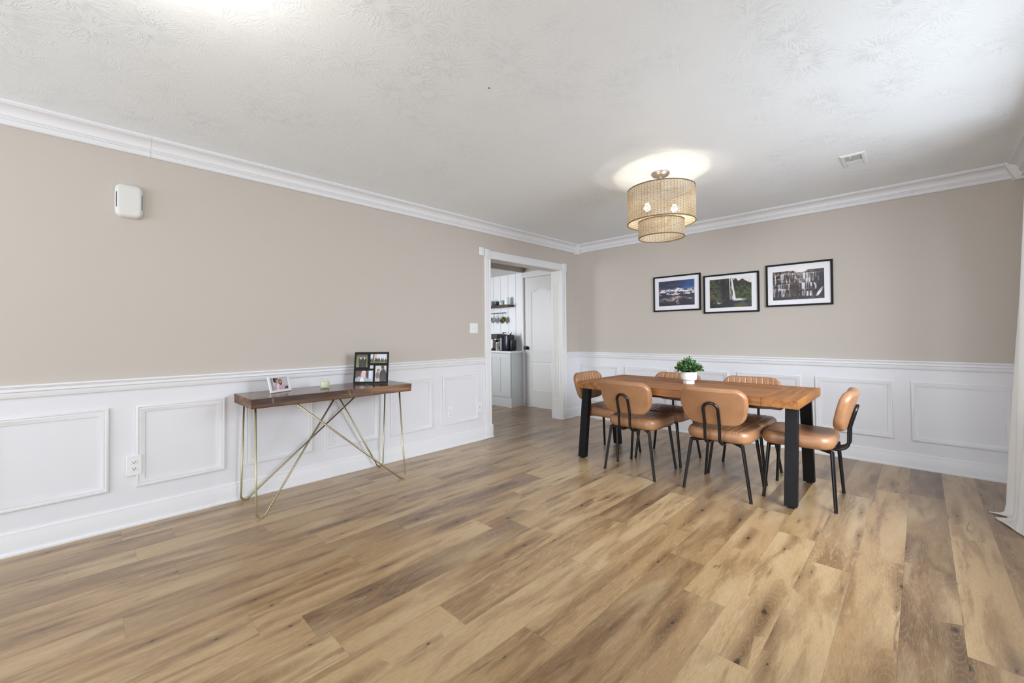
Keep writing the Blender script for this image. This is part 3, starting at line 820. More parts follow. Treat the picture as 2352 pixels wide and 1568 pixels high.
for k in range(2):
    a = [YAW+rad(8), YAW+rad(188)][k]
    ex, ey = 0.115*math.cos(a), 0.115*math.sin(a)
    bm = BM(); tube(bm, [(0, 0, ZU1-0.075), (ex, ey, ZU1-0.085), (ex, ey, ZU1-0.098)], 0.006, 8)
    lathe(bm, [(0, 0), (0.014, 0), (0.016, -0.02), (0.016, -0.035), (0, -0.036)], 16, (ex, ey, ZU1-0.072))
    so = obj('socket', bm, M_nickel, lt, 40)
    bm = BM(); lathe(bm, [(0, 0), (0.012, 0), (0.014, -0.012), (0.024, -0.028), (0.027, -0.042), (0.022, -0.056), (0.010, -0.063), (0, -0.064)], 20, (ex, ey, ZU1-0.107))
    obj('bulb', bm, M_bulb, so, 'all')
    p = point('pendant_bulb_light', (LX+ex, LY+ey, CH+ZU1-0.150), 22.0, (1.0, 0.92, 0.77), 0.028)

# second ceiling light just beyond the frame (its glow shows at the top edge)
l2 = thing('flush_ceiling_light', 'white glass flush ceiling light near the camera', 'lamp', (1.95, -4.84, CH))
bm = BM(); lathe(bm, [(0, 0), (0.13, 0), (0.135, -0.012), (0.125, -0.02), (0, -0.02)], 32); obj('base', bm, M_nickel, l2, 40)
bm = BM(); lathe(bm, [(0.12, -0.02), (0.115, -0.045), (0.08, -0.068), (0.03, -0.078), (0, -0.079)], 32)
t = NT('lit_opal_glass'); t.P(Base_Color=(1, 1, 1, 1), Emission_Color=(1.0, 0.93, 0.82, 1), Emission_Strength=4.0)
obj('glass_dome', bm, t.m, l2, 'all')
point('ceiling_lamp_light', (1.95, -4.84, CH-0.20), 10.0, (1.0, 0.95, 0.87), 0.05)
area('kitchen_fill_light', (-2.1, -3.12, 1.45), (0.30, 1, -0.05), 1.6, 1.4, 25, (0.93, 0.96, 1.0)).data.spread = rad(75)  # added fill to brighten the coffee corner; no window opening here

# ------------------------------------------------------------------ framed prints
def fbm(w_, h_, fx, fy, oct_=4, seed=0):
    r = np.random.RandomState(seed); out = np.zeros((h_, w_)); amp = 1; tot = 0
    for o_ in range(oct_):
        gx, gy = max(2, int(fx*2**o_)), max(2, int(fy*2**o_)); g = r.rand(gy+2, gx+2)
        x = np.linspace(0, gx, w_); y = np.linspace(0, gy, h_); xi = np.minimum(x.astype(int), gx); yi = np.minimum(y.astype(int), gy)
        tx = x-xi; ty = (y-yi)[:, None]; tx = tx*tx*(3-2*tx); ty = ty*ty*(3-2*ty)
        a = g[yi][:, xi]; b = g[yi][:, xi+1]; c = g[yi+1][:, xi]; d = g[yi+1][:, xi+1]
        out += amp*((a*(1-tx)+b*tx)*(1-ty)+(c*(1-tx)+d*tx)*ty); tot += amp; amp *= 0.55
    return out/tot
def sst(x, a, b):
    t_ = np.clip((x-a)/(b-a), 0, 1); return t_*t_*(3-2*t_)
def mixa(a, b, m):
    return a*(1-m[..., None])+b*m[..., None]
C3 = lambda *c: np.array(c, float)
def grid(w_, h_): return np.meshgrid(np.linspace(0, 1, w_), np.linspace(0, 1, h_))
def ell(U, V, cx, cy, rx, ry, soft=0.15, rot=0.0):
    du, dv = U-cx, V-cy
    if rot: c, s = math.cos(rot), math.sin(rot); du, dv = c*du+s*dv, -s*du+c*dv
    return 1-sst(np.sqrt((du/rx)**2+(dv/ry)**2), 1-soft, 1+soft)
def art_ice(w_=230, h_=152):
    U, V = grid(w_, h_); n = fbm(w_, h_, 5, 4, 5, 1); n2 = fbm(w_, h_, 22, 26, 4, 2); n3 = fbm(w_, h_, 6, 14, 5, 9); n4 = fbm(w_, h_, 3, 12, 5, 19)
    one = np.ones(U.shape+(3,))
    img = mixa(one*C3(50, 54, 82), one*C3(50, 88, 150), sst(U*0.9+(0.5-V)*0.2+n*0.5, 0.6, 1.25))
    img = mixa(img, C3(112, 92, 98), sst(n4, 0.45, 0.65)*sst(V, 0.02, 0.2)*(1-sst(U, 0.3, 0.8))*0.45)
    img = mixa(img, C3(132, 104, 98), sst(V, 0.22, 0.38)*(1-sst(U, 0.1, 0.45))*0.7)
    img = mixa(img, C3(118, 146, 184), sst(V, 0.22, 0.36)*sst(U, 0.3, 0.9)*0.5)
    ridge_ = 0.37-0.055*np.exp(-((U-0.52)/0.10)**2)-0.02*np.exp(-((U-0.33)/0.05)**2)-0.025*n3-0.01*n2
    mt = sst(V-ridge_, -0.004, 0.006)
    img = mixa(img, mixa(one*C3(54, 58, 76), one*C3(226, 224, 230), sst(n2+0.12*np.exp(-((U-0.5)/0.2)**2), 0.47, 0.56)), mt)
    water = mixa(one*C3(40, 44, 64), one*C3(66, 68, 84), n3)
    img = mixa(img, water, sst(V, 0.43, 0.455))
    band = (1-sst(np.abs(V-0.435), 0.012, 0.045))*sst(n2, 0.44, 0.52); img = mixa(img, C3(232, 228, 230), band)
    rr = np.random.RandomState(4)
    for k in range(26):
        cx, cy = rr.rand(), 0.45+0.12*rr.rand()**1.5; s_ = 0.02+0.05*rr.rand()
        img = mixa(img, C3(*(190+rr.rand()*40 for _ in range(3))), ell(U, V, cx, cy, s_, s_*0.42)*sst(n2, 0.38, 0.5)*0.95)
    for cx, cy, rx, ry in ((0.27, 0.53, 0.07, 0.04), (0.47, 0.54, 0.10, 0.03), (0.82, 0.51, 0.08, 0.05), (0.96, 0.51, 0.05, 0.03)):
        img = mixa(img, mixa(one*C3(150, 150, 162), one*C3(234, 230, 232), sst(n2, 0.4, 0.55)), ell(U, V, cx, cy, rx, ry)*sst(n3, 0.25, 0.4))
    b = np.clip(ell(U, V, 0.34+0.05*(n3-0.5), 0.74, 0.33, 0.085, 0.35, -0.12)+ell(U, V, 0.56, 0.66, 0.16, 0.04, 0.3, 0.35)+ell(U, V, 0.84, 0.72, 0.15, 0.04, 0.3, 0.35)+ell(U, V, 0.54, 0.87, 0.05, 0.09, 0.3, -0.2), 0, 1)*sst(n3+0.3*n2, 0.38, 0.55)
    img = mixa(img, mixa(one*C3(70, 58, 56), one*C3(188, 170, 158), sst(n2*0.6+n3*0.5, 0.4, 0.7)), b)
    return mixa(img, C3(44, 42, 42), sst(V, 0.84, 1.0)*(1-b)*0.7)
def art_fall(w_=230, h_=152):
    U, V = grid(w_, h_); n = fbm(w_, h_, 6, 6, 5, 3); n3 = fbm(w_, h_, 20, 20, 4, 6); n2 = fbm(w_, h_, 46, 3, 3, 4); nv = fbm(w_, h_, 14, 3, 4, 24)
    one = np.ones(U.shape+(3,))
    img = mixa(one*C3(36, 34, 30), one*C3(76, 72, 54), sst(n*0.6+n3*0.4, 0.4, 0.62))
    img = mixa(img, C3(104, 78, 56), ell(U, V, 0.10, 0.6, 0.2, 0.16, 0.8)*sst(n3, 0.4, 0.7))
    img = mixa(img, C3(66, 80, 46), np.clip(ell(U, V, 0.08, 0.2, 0.28, 0.35, 0.8)*sst(n3, 0.42, 0.62), 0, 1))
    img = mixa(img, C3(30, 26, 26), ell(U, V, 0.36, 0.35, 0.13, 0.45, 0.7)*0.8)
    img = mixa(img, C3(72, 72, 68), sst(nv, 0.5, 0.7)*sst(U, 0.18, 0.26)*(1-sst(U, 0.4, 0.5))*0.35)
    img = mixa(img, mixa(one*C3(40, 46, 30), one*C3(76, 90, 46), sst(n3*0.6+n*0.5, 0.4, 0.7)), sst(U-0.1*(n-0.5), 0.58, 0.7)*sst(V, 0.05, 0.2))
    img = mixa(img, C3(40, 34, 30), sst(U, 0.6, 0.66)*(1-sst(V, 0.15, 0.42))*0.6)
    hill = 0.11-0.11*np.exp(-((U-0.63)/0.05)**2)-0.07*np.exp(-((U-0.79)/0.055)**2)+0.08*sst(U, 0.84, 1.0)+0.012*n3
    sky = sst(U, 0.575, 0.585)*(1-sst(V-hill, -0.004, 0.004))
    img = mixa(img, C3(232, 222, 220), sky)
    img = mixa(img, C3(66, 104, 96), ell(U, V, 0.24, 0.62, 0.06, 0.26, 0.9)*0.38)
    img = mixa(img, C3(42, 44, 62), sst(V+0.06*(n-0.5), 0.74, 0.82)*sst(U, 0.3, 0.5)*(1-sst(U, 0.85, 1.05)*0.7))
    img = mixa(img, mixa(one*C3(60, 60, 40), one*C3(104, 100, 48), n3), np.clip(ell(U, V, 0.75, 1.0, 0.17, 0.17, 0.35)*sst(n3+0.4*n, 0.4, 0.6), 0, 1))
    img = mixa(img, C3(70, 78, 52), sst(V-0.75+0.55*U, 0, 0.02)*(1-sst(V-0.75+0.55*U, 0.03, 0.06))*(1-sst(U, 0.3, 0.4))*0.5)
    xl = 0.485+0.015*V; xr = 0.56+0.11*V**1.1; fade = 1-sst(V, 0.70, 0.80)
    fm = sst(U, xl-0.006, xl+0.004)*(1-sst(U, xr-0.01, xr+0.012))*fade
    den = sst(U, xr-0.07, xr-0.01)*0.55
    img = mixa(img, C3(236, 232, 230), fm*np.clip(sst(n2+den, 0.52, 0.78)*0.95, 0, 1))
    img = mixa(img, C3(220, 228, 240), ell(U, V, 0.70, 0.745, 0.13, 0.04, 0.8)*sst(n3+n*0.4, 0.45, 0.75))
    img = mixa(img, C3(200, 215, 225), ell(U, V, 0.24, 0.83, 0.05, 0.035, 0.9)*sst(n3, 0.45, 0.6)*0.8)
    return img+(n3[..., None]-0.5)*26
def art_casc(w_=280, h_=152):
    U, V = grid(w_, h_); n = fbm(w_, h_, 7, 7, 4, 13); n3 = fbm(w_, h_, 26, 18, 4, 16)
    one = np.ones(U.shape+(3,))
    img = mixa(one*C3(30, 24, 26), one*C3(92, 74, 66), sst(n*0.5+n3*0.5, 0.42, 0.66))
    img = mixa(img, C3(176, 148, 130), (1-sst(V, 0.10, 0.2))*sst(n3, 0.4, 0.6)*0.7)
    rows_ = ((0.10, 0.30, 0.10, 0, 0.24), (0.07, 0.42, 0.05, 0.18, 0.46), (0.09, 0.28, 0.05, 0.40, 0.66), (0.08, 0.40, 0.06, 0.58, 0.92), (0.24, 0.44, 0.08, 0.0, 0.22), (0.28, 0.45, 0.05, 0.42, 0.78),
             (0.44, 0.70, 0.04, 0.0, 0.40), (0.42, 0.66, 0.08, 0.53, 0.88), (0.58, 0.90, 0.05, 0.0, 0.20), (0.60, 0.90, 0.04, 0.16, 0.36), (0.64, 0.88, 0.03, 0.50, 0.66), (0.72, 0.90, 0.03, 0.58, 0.80))
    for i, (v0, v1, amp, u0, u1) in enumerate(rows_):
        top = v0+amp*(fbm(w_, 2, 5, 1, 4, 40+i)[0]-0.3)[None, :]
        st = fbm(w_, h_, 60, 2.0, 3, 60+i)*0.7+fbm(w_, h_, 16, 4, 3, 90+i)*0.3
        d = (V-top)/(v1-v0)
        m = sst(d, 0.0, 0.04)*(1-sst(d, 0.5+0.5*st, 1.1))*sst(U+0.03*(n3-0.5), u0-0.01, u0+0.03)*(1-sst(U+0.03*(n3-0.5), u1-0.03, u1+0.01))
        m = m*np.clip(sst(st, 0.44, 0.60)*0.9+(1-sst(d, 0.03, 0.13)), 0, 1)
        img = mixa(img, mixa(one*C3(138, 128, 138), one*C3(244, 240, 246), sst(st, 0.4, 0.65)), np.clip(m, 0, 1)*0.95)
    img = mixa(img, C3(36, 42, 42), ell(U, V, 0.93, 0.25, 0.13, 0.28, 0.8)*0.75*sst(n3, 0.35, 0.55))
    img = mixa(img, mixa(one*C3(28, 22, 16), one*C3(84, 66, 44), n3), ell(U, V, 0.45, 0.62, 0.08, 0.2, 0.6)*0.85*sst(n3, 0.3, 0.45))
    img = mixa(img, C3(24, 22, 24), ell(U, V, 0.86, 0.62, 0.12, 0.18, 0.7)*0.8*sst(n3, 0.35, 0.5))
    img = mixa(img, C3(238, 236, 240), ell(U, V, 0.91, 0.78, 0.03, 0.17, 0.4, 0.35)*sst(n3+0.2, 0.45, 0.6))
    img = mixa(img, C3(24, 22, 24), sst(V, 0.90, 0.93)*(1-sst(n3, 0.60, 0.68)*0.8))
    return mixa(img, C3(244, 236, 226), ell(U, V, 0.56, -0.02, 0.14, 0.10, 0.3))  # pendant lamp's reflection, painted into the print at its top edge
M_print = None
def print_mat():
    global M_print
    if M_print is None:
        t = NT('printed_photo'); a = t.n('ShaderNodeAttribute', attribute_name='ink')
        t.P(Base_Color=a.outputs['Color'], Roughness=0.55, Coat_Weight=0.25, Coat_Roughness=0.12); M_print = t.m
    return M_print
def picture(name, img, O, U_, V_, parent=None):
    """flat printed image: O top-left corner, U_ across vector, V_ down vector"""
    h_, w_ = img.shape[:2]; O, U_, V_ = np.array(O), np.array(U_), np.array(V_)
    uu, vv = grid(w_, h_)
    co_ = O+uu[..., None]*U_+vv[..., None]*V_
    me = bpy.data.meshes.new(name); idx = np.arange(w_*h_).reshape(h_, w_)
    q = np.stack([idx[:-1, :-1], idx[1:, :-1], idx[1:, 1:], idx[:-1, 1:]], -1).reshape(-1, 4)
    me.from_pydata(co_.reshape(-1, 3).tolist(), [], q.tolist())
    a = np.clip(img, 0, 255)/255.0; a = np.where(a <= 0.04045, a/12.92, ((a+0.055)/1.055)**2.4)
    ca = me.color_attributes.new(name='ink', type='FLOAT_COLOR', domain='POINT')
    ca.data.foreach_set('color', np.concatenate([a.reshape(-1, 3), np.ones((w_*h_, 1))], 1).astype(np.float32).ravel())
    me.materials.append(print_mat())
    o = bpy.data.objects.new(name, me); COL.objects.link(o)
    if parent is not None: o.parent = parent
    return o
M_frame = flat('black_frame', rgb(15, 11, 10), 0.5, var=0.15, spec=0.25)
t = NT('mat_board'); t.P(Base_Color=rgb(236, 234, 238), Roughness=0.6, Coat_Weight=0.2, Coat_Roughness=0.12); M_mat = t.m
def wall_picture(label, x0, x1, z0, z1, img, iu0, iu1, iv0, iv1):
    f = thing('picture_frame', label, 'picture frame', ((x0+x1)/2, 0, z0), group='framed landscape photos on the back wall')
    w2 = (x1-x0)/2; h_ = z1-z0
    fp = [(0, 0.0), (0, 0.022), (0.002, 0.024), (0.015, 0.024), (0.017, 0.022), (0.017, 0.008)]
    bm = BM(); poly = [(-w2, 0), (w2, 0), (w2, h_), (-w2, h_)]
    outline_moulding(bm, poly, fp, lambda u, v, h: (u, -h, v)); obj('frame', bm, M_frame, f)
    bm = BM(); box(bm, -w2+0.003, w2-0.003, -0.0105, -0.001, 0.003, h_-0.003); obj('mat_board', bm, M_mat, f)
    picture('print', img, (-w2+iu0*2*w2, -0.0112, h_-iv0*h_), ((iu1-iu0)*2*w2, 0, 0), (0, 0, -(iv1-iv0)*h_), f)
    return f
wall_picture('black framed photo of icebergs on dark water, leftmost of three', 1.170, 1.742, 1.443, 1.874, art_ice(), 0.117, 0.875, 0.145, 0.845)
wall_picture('black framed photo of one tall waterfall and green cliffs, middle of three', 1.774, 2.340, 1.398, 1.830, art_fall(), 0.118, 0.872, 0.125, 0.865)
wall_picture('largest black framed photo of a broad cascading waterfall, rightmost of three', 2.403, 2.962, 1.439, 1.872, art_casc(), 0.112, 0.880, 0.180, 0.850)

# ------------------------------------------------------------------ console table
SX0, SX1, SY0_, SY1_, SZ0_, SZ1_ = 0.052, 0.488, -4.243, -3.070, 0.709, 0.772
ct = thing('console_table', 'narrow dark wood console table on crossed brass hairpin legs', 'console table', (0.27, -3.656, 0))
bm = BM(); N = 60; rows = []
for i in range(N+1):
    s = i/N; y = SY0_+(SY1_-SY0_)*s
    wv1 = 0.0035*math.sin(9*s+1)+0.002*math.sin(23*s); wv2 = 0.003*math.sin(7*s+2)+0.002*math.sin(19*s+1)
    r = [(SX0, y, SZ0_+0.003), (SX0+0.003, y, SZ0_), (SX1-0.010, y, SZ0_+wv2*0.2), (SX1+wv1-0.002, y, SZ0_+0.002), (SX1+wv1, y, SZ0_+0.006),
         (SX1+wv2, y, SZ1_-0.005), (SX1+wv2-0.0015, y, SZ1_-0.0015), (SX1+wv2-0.005, y, SZ1_), (SX0+0.003, y, SZ1_), (SX0, y, SZ1_-0.003)]
    rows.append([(x-0.27, yy+3.656, z) for x, yy, z in r])
vr = strip(bm, rows, True); bm.faces.new(vr[0]); bm.faces.new(vr[-1][::-1])
o = obj('tabletop', bm, [M_console, M_console_edge], ct, 20)
for p in o.data.polygons:
    if p.normal.z < 0.7: p.material_index = 1
def inlay(yb, yt, ytop2):
    bm = BM()
    a, b = yb+3.656, yt+3.656; xf = SX1-0.27+0.0005
    for (p0, p1) in (((xf, a, SZ0_+0.004), (xf, b, SZ1_-0.006)),):
        tube(bm, [p0, ((p0[0]+p1[0])/2+0.001, (p0[1]+p1[1])/2, (p0[2]+p1[2])/2), p1], 0.0022, 6)
    if ytop2 is not None:
        tube(bm, [(xf-0.006, b, SZ1_-0.0012), (SX0-0.27+0.004, ytop2+3.656, SZ1_-0.0012)], 0.0018, 6)
    obj('inlay_strip', bm, M_inlay, ct, 'all')
inlay(-4.209, -4.209, -4.16); inlay(-4.118, -4.118, -4.14); inlay(-3.587, -3.607, -3.72); inlay(-3.430, -3.412, -3.30)
def hairpin(x, y0t, yf, ydt, xt=None):
    bm = BM(); r = 0.0062
    pts = fillet([(x-0.27, y0t+3.656, SZ0_-0.001), (x+(0.012 if x > 0.3 else -0.008)-0.27, yf+3.656, r-0.028), (x-0.27, ydt+3.656, SZ0_-0.001)], 0.03, 12)
    zmin = min(p.z for p in pts); pts = [Vector((p.x, p.y, p.z-zmin+r if p.z < 0.3 else p.z)) for p in pts]
    tube(bm, pts, r, 12); o = obj('leg', bm, M_brass, ct, 'all')
hairpin(0.470, -4.215, -4.212, -3.712)
hairpin(0.470, -3.172, -3.128, -3.965)
hairpin(0.062, -4.185, -4.205, -3.290)
hairpin(0.076, -3.085, -3.110, -3.530)
# items on the console
TZ = SZ1_
def people_photo(kind, w_=90, h_=70):
    U, V = grid(w_, h_); n = fbm(w_, h_, 8, 8, 3, 30+kind)
    I = lambda *c: np.ones(U.shape+(3,))*C3(*c)
    if kind == 0:      # two people in front of a pale wall
        img = I(196, 194, 198); img = mixa(img, C3(150, 152, 168), 1-sst(U, 0.1, 0.16)); img = mixa(img, C3(230, 230, 235), sst(U, 0.15, 0.17)*(1-sst(U, 0.2, 0.22)))
        img = mixa(img, C3(40, 36, 42), ell(U, V, 0.25, 0.16, 0.08, 0.22)); img = mixa(img, C3(202, 164, 172), ell(U, V, 0.36, 0.85, 0.22, 0.42)); img = mixa(img, C3(226, 216, 222), ell(U, V, 0.42, 0.8, 0.12, 0.36))
        img = mixa(img, C3(206, 172, 184), ell(U, V, 0.64, 0.85, 0.22, 0.36)); img = mixa(img, C3(120, 84, 62), ell(U, V, 0.38, 0.22, 0.10, 0.20)); img = mixa(img, C3(214, 170, 150), ell(U, V, 0.41, 0.27, 0.065, 0.13))
        img = mixa(img, C3(84, 56, 42), ell(U, V, 0.56, 0.36, 0.10, 0.24)); img = mixa(img, C3(208, 150, 128), ell(U, V, 0.56, 0.33, 0.06, 0.13))
        img = mixa(img, C3(40, 30, 32), ell(U, V, 0.90, 0.84, 0.06, 0.13)); img = mixa(img, C3(50, 40, 44), ell(U, V, 0.80, 0.86, 0.03, 0.12))
    elif kind == 1:    # two dark suits on grass
        img = mixa(I(112, 120, 62), C3(92, 78, 60), 1-sst(V, 0.12, 0.22)); img = mixa(img, C3(140, 128, 100), sst(V, 0.85, 0.95))
        for cx in (0.40, 0.68):
            img = mixa(img, C3(36, 28, 30), ell(U, V, cx, 0.50, 0.17, 0.24)); img = mixa(img, C3(34, 28, 30), ell(U, V, cx-0.06, 0.8, 0.07, 0.28)); img = mixa(img, C3(34, 28, 30), ell(U, V, cx+0.07, 0.8, 0.07, 0.28))
            img = mixa(img, C3(232, 226, 220), ell(U, V, cx, 0.32, 0.04, 0.07)); img = mixa(img, C3(206, 164, 140), ell(U, V, cx, 0.20, 0.07, 0.075)); img = mixa(img, C3(70, 50, 40), ell(U, V, cx, 0.15, 0.07, 0.045))
    elif kind == 2:    # group on lawn
        img = mixa(I(206, 208, 220), C3(110, 128, 62), sst(V, 0.62, 0.72)); img = mixa(img, C3(70, 60, 56), sst(U, 0.19, 0.2)*(1-sst(U, 0.25, 0.26))*(1-sst(V, 0.6, 0.66))); img = mixa(img, C3(208, 170, 130), sst(U, 0.26, 0.27)*(1-sst(U, 0.38, 0.4))*(1-sst(V, 0.5, 0.52)))
        for k, cx in enumerate((0.08, 0.18, 0.32, 0.39, 0.47, 0.54, 0.66, 0.74, 0.88)):
            img = mixa(img, C3(44, 36, 40), ell(U, V, cx, 0.68, 0.035, 0.24)); img = mixa(img, C3(150, 110, 96) if k != 8 else C3(226, 190, 180), ell(U, V, cx, 0.48, 0.022, 0.055))
    elif kind == 3:    # older man, grey jacket
        img = mixa(I(70, 42, 42), C3(206, 212, 226), sst(U, 0.72, 0.76)); img = mixa(img, C3(160, 166, 172), ell(U, V, 0.42, 1.02, 0.48, 0.52)); img = mixa(img, C3(226, 228, 232), ell(U, V, 0.40, 0.95, 0.10, 0.38)); img = mixa(img, C3(226, 178, 168), ell(U, V, 0.46, 0.36, 0.13, 0.30)); img = mixa(img, C3(212, 192, 186), ell(U, V, 0.48, 0.12, 0.12, 0.12))
        img = mixa(img, C3(30, 34, 30), ell(U, V, 0.68, 0.45, 0.06, 0.28))
    elif kind == 4:    # couple, sepia
        img = I(204, 200, 196); img = mixa(img, C3(44, 38, 36), ell(U, V, 0.66, 0.72, 0.30, 0.50)); img = mixa(img, C3(40, 34, 32), ell(U, V, 0.60, 0.12, 0.13, 0.12)); img = mixa(img, C3(150, 118, 98), ell(U, V, 0.55, 0.18, 0.07, 0.07))
        img = mixa(img, C3(110, 90, 80), ell(U, V, 0.28, 0.34, 0.13, 0.14)); img = mixa(img, C3(200, 170, 154), ell(U, V, 0.32, 0.36, 0.07, 0.09)); img = mixa(img, C3(120, 100, 90), ell(U, V, 0.2, 0.62, 0.16, 0.2)); img = mixa(img, C3(188, 166, 152), ell(U, V, 0.22, 0.9, 0.2, 0.1))
    else:
        img = I(206, 206, 212)
    return img+(n[..., None]-0.5)*14
# white frame, tilted back
wf = thing('photo_frame', 'small white photo frame of two people, left end of the console table', 'photo frame', (0.2205, -3.9925, TZ), math.atan2(3.916-4.069+2*0, 1) if False else math.atan2(0.153, -0.069)+0.0)
# local x along base (from left to right seen from the front), local -y faces the viewer
L_ = 0.172; Hh = 0.118; tl = rad(16)
def tilt_pt(u, v, d, tl=tl): return (u, -d*math.cos(tl)+v*math.sin(tl), 0.001+v*math.cos(tl)+d*math.sin(tl))
bm = BM(); outline_moulding(bm, [(-L_/2, 0), (L_/2, 0), (L_/2, Hh), (-L_/2, Hh)], [(0, 0), (0, 0.012), (0.013, 0.012), (0.014, 0.006)], lambda u, v, h: tilt_pt(u, v, h))
r = outline_moulding(bm, [(-L_/2, 0), (L_/2, 0), (L_/2, Hh), (-L_/2, Hh)], [(0, 0), (0.01, 0)], lambda u, v, h: tilt_pt(u, v, h)); bm.faces.new(r[-1])
obj('frame', bm, M_plastic, wf)
o0 = np.array(tilt_pt(-L_/2+0.014, Hh-0.014, 0.0062)); u1 = np.array(tilt_pt(L_/2-0.014, Hh-0.014, 0.0062)); v1 = np.array(tilt_pt(-L_/2+0.014, 0.014, 0.0062))
picture('photo_print', people_photo(0), o0, u1-o0, v1-o0, wf)
bm = BM()
vsx = [tilt_pt(-0.02, 0.09, -0.001), tilt_pt(0.02, 0.09, -0.001), (0.024, 0.075, 0.0), (-0.024, 0.075, 0.0)]
vv = [bm.verts.new(p) for p in vsx]+[bm.verts.new((p[0], p[1]+0.003, p[2])) for p in vsx]
bm.faces.new(vv[:4]); bm.faces.new(vv[4:][::-1])
for k in range(4): bm.faces.new((vv[k], vv[(k+1) % 4], vv[4+(k+1) % 4], vv[4+k]))
obj('easel_back', bm, M_plastic, wf)
# candle jar
cj = thing('candle_jar', 'pale cream candle in a glass jar, middle of the console table', 'candle', (0.255, -3.690, TZ))
t = NT('clear_glass'); t.P(Base_Color=(0.90, 0.93, 0.86, 1), Roughness=0.03, Specular_IOR_Level=0.8)
tr = t.n('ShaderNodeBsdfTransparent'); tr.inputs[0].default_value = (0.95, 0.97, 0.93, 1); mx = t.n('ShaderNodeMixShader')
fr = t.n('ShaderNodeLayerWeight'); fr.inputs[0].default_value = 0.35; t.set(mx.inputs[0], t.math('ADD', t.math('MULTIPLY', fr.outputs[1], 0.6), 0.06))
t.t.links.new(tr.outputs[0], mx.inputs[1]); t.t.links.new(t.b.outputs[0], mx.inputs[2]); t.t.links.new(mx.outputs[0], t.t.nodes['Material Output'].inputs[0]); M_glass = t.m
bm = BM(); lathe(bm, [(0, 0), (0.030, 0), (0.0335, 0.004), (0.0335, 0.056), (0.029, 0.062), (0.029, 0.072), (0.030, 0.074), (0.027, 0.074), (0.026, 0.062), (0.0305, 0.055), (0.0305, 0.008), (0, 0.006)], 36)
obj('glass_jar', bm, M_glass, cj, 'all')
bm = BM(); lathe(bm, [(0, 0.0065), (0.030, 0.0085), (0.030, 0.053), (0.0, 0.052)], 32); wx = obj('wax', bm, flat('cream_wax', rgb(238, 236, 206), 0.5, var=0.03, Subsurface_Weight=0.2), cj, 40)
bm = BM(); tube(bm, [(0, 0, 0.052), (0.001, 0, 0.062)], 0.0008, 6); obj('wick', bm, M_slot, cj)
# collage frame
p0, p1 = Vector((0.145, -3.411)), Vector((0.354, -3.212)); mid = (p0+p1)/2; W_ = (p1-p0).length
cf = thing('collage_frame', 'dark brown collage frame of family photos, right end of the console table', 'photo frame', (mid.x, mid.y, TZ), math.atan2((p1-p0).y, (p1-p0).x))
tc = rad(9); Hc = 0.272
cp = lambda u, v, d: tilt_pt(u, v, d, tc)
M_cf = flat('espresso_frame', rgb(28, 20, 13), 0.6, var=0.2, spec=0.25)
fr = [(0.03, 0.41, 0.10, 0.49, 1, 0.012, 0.0), (0.44, 0.97, 0.09, 0.36, 2, 0.016, 0.0), (0.62, 0.97, 0.45, 0.93, 4, 0.016, 0.0), (0.03, 0.57, 0.60, 0.93, 3, 0.012, 0.0), (0.44, 0.57, 0.44, 0.53, 5, 0.010, 0)]
bm = BM()
def slab(bm, u0, u1, v0, v1, d0, d1):
    vs = [bm.verts.new(cp(u, v, d)) for u in (u0, u1) for v in (v0, v1) for d in (d0, d1)]
    for q in ((0, 1, 3, 2), (4, 6, 7, 5), (0, 4, 5, 1), (2, 3, 7, 6), (0, 2, 6, 4), (1, 5, 7, 3)): bm.faces.new([vs[i] for i in q])
slab(bm, -W_/2, W_/2, 0.0, Hc-0.006, 0, 0.006)
obj('backing', bm, M_cf, cf)
def toU(u): return -W_/2+u*W_
def toV(v): return Hc*(1-v)
for (u0, u1, v0, v1, k, dd, _) in fr:
    bw = 0.014
    poly = [(toU(u0)-bw, toV(v1)-bw), (toU(u1)+bw, toV(v1)-bw), (toU(u1)+bw, toV(v0)+bw), (toU(u0)-bw, toV(v0)+bw)]
    poly = [(min(max(a, -W_/2), W_/2), min(max(b, 0.0), Hc)) for a, b in poly]
    bm = BM(); outline_moulding(bm, poly, [(0, 0.005), (0, dd), (bw-0.003, dd), (bw-0.001, dd-0.003), (bw-0.001, 0.0066)], lambda u, v, h: cp(u, v, h))
    f_ = obj('frame_opening', bm, M_cf, cf)
    o0 = np.array(cp(toU(u0)-0.001, toV(v0)+0.001, 0.0067)); u1_ = np.array(cp(toU(u1)+0.001, toV(v0)+0.001, 0.0067)); v1_ = np.array(cp(toU(u0)-0.001, toV(v1)-0.001, 0.0067))
    asp = (u1-u0)*W_/((v1-v0)*Hc)
    picture('photo_print', people_photo(k, int(70*max(1, asp)), int(70/min(1, asp)) if asp < 1 else 70), o0, u1_-o0, v1_-o0, f_)

# ------------------------------------------------------------------ wall devices
dc = thing('wall_chime', 'white rounded plastic chime box high on the left wall', 'door chime', (0, -4.797, 1.925))
bm = BM(); us2, vs2, P2 = cushion(0.067, 0.105, 0.05, 0.022, 0.034, [], 0, 0.01, bulge=0.03, side=0.03)
top = [[bm.verts.new((max(0.0, P2(u, v, 1)[2])+0.012, P2(u, v, 1)[0], P2(u, v, 1)[1]+0.105)) for u in us2] for v in vs2]
for j in range(len(vs2)-1):
    for i in range(len(us2)-1): bm.faces.new((top[j][i], top[j][i+1], top[j+1][i+1], top[j+1][i]))
be = [e for e in bm.edges if e.is_boundary]; r = bmesh.ops.extrude_edge_only(bm, edges=be)
for v in [g_ for g_ in r['geom'] if isinstance(g_, bmesh.types.BMVert)]: v.co.x = 0.0
obj('cover', bm, flat('chime_plastic', rgb(216, 215, 210), 0.4, var=0.01), dc, 'all')
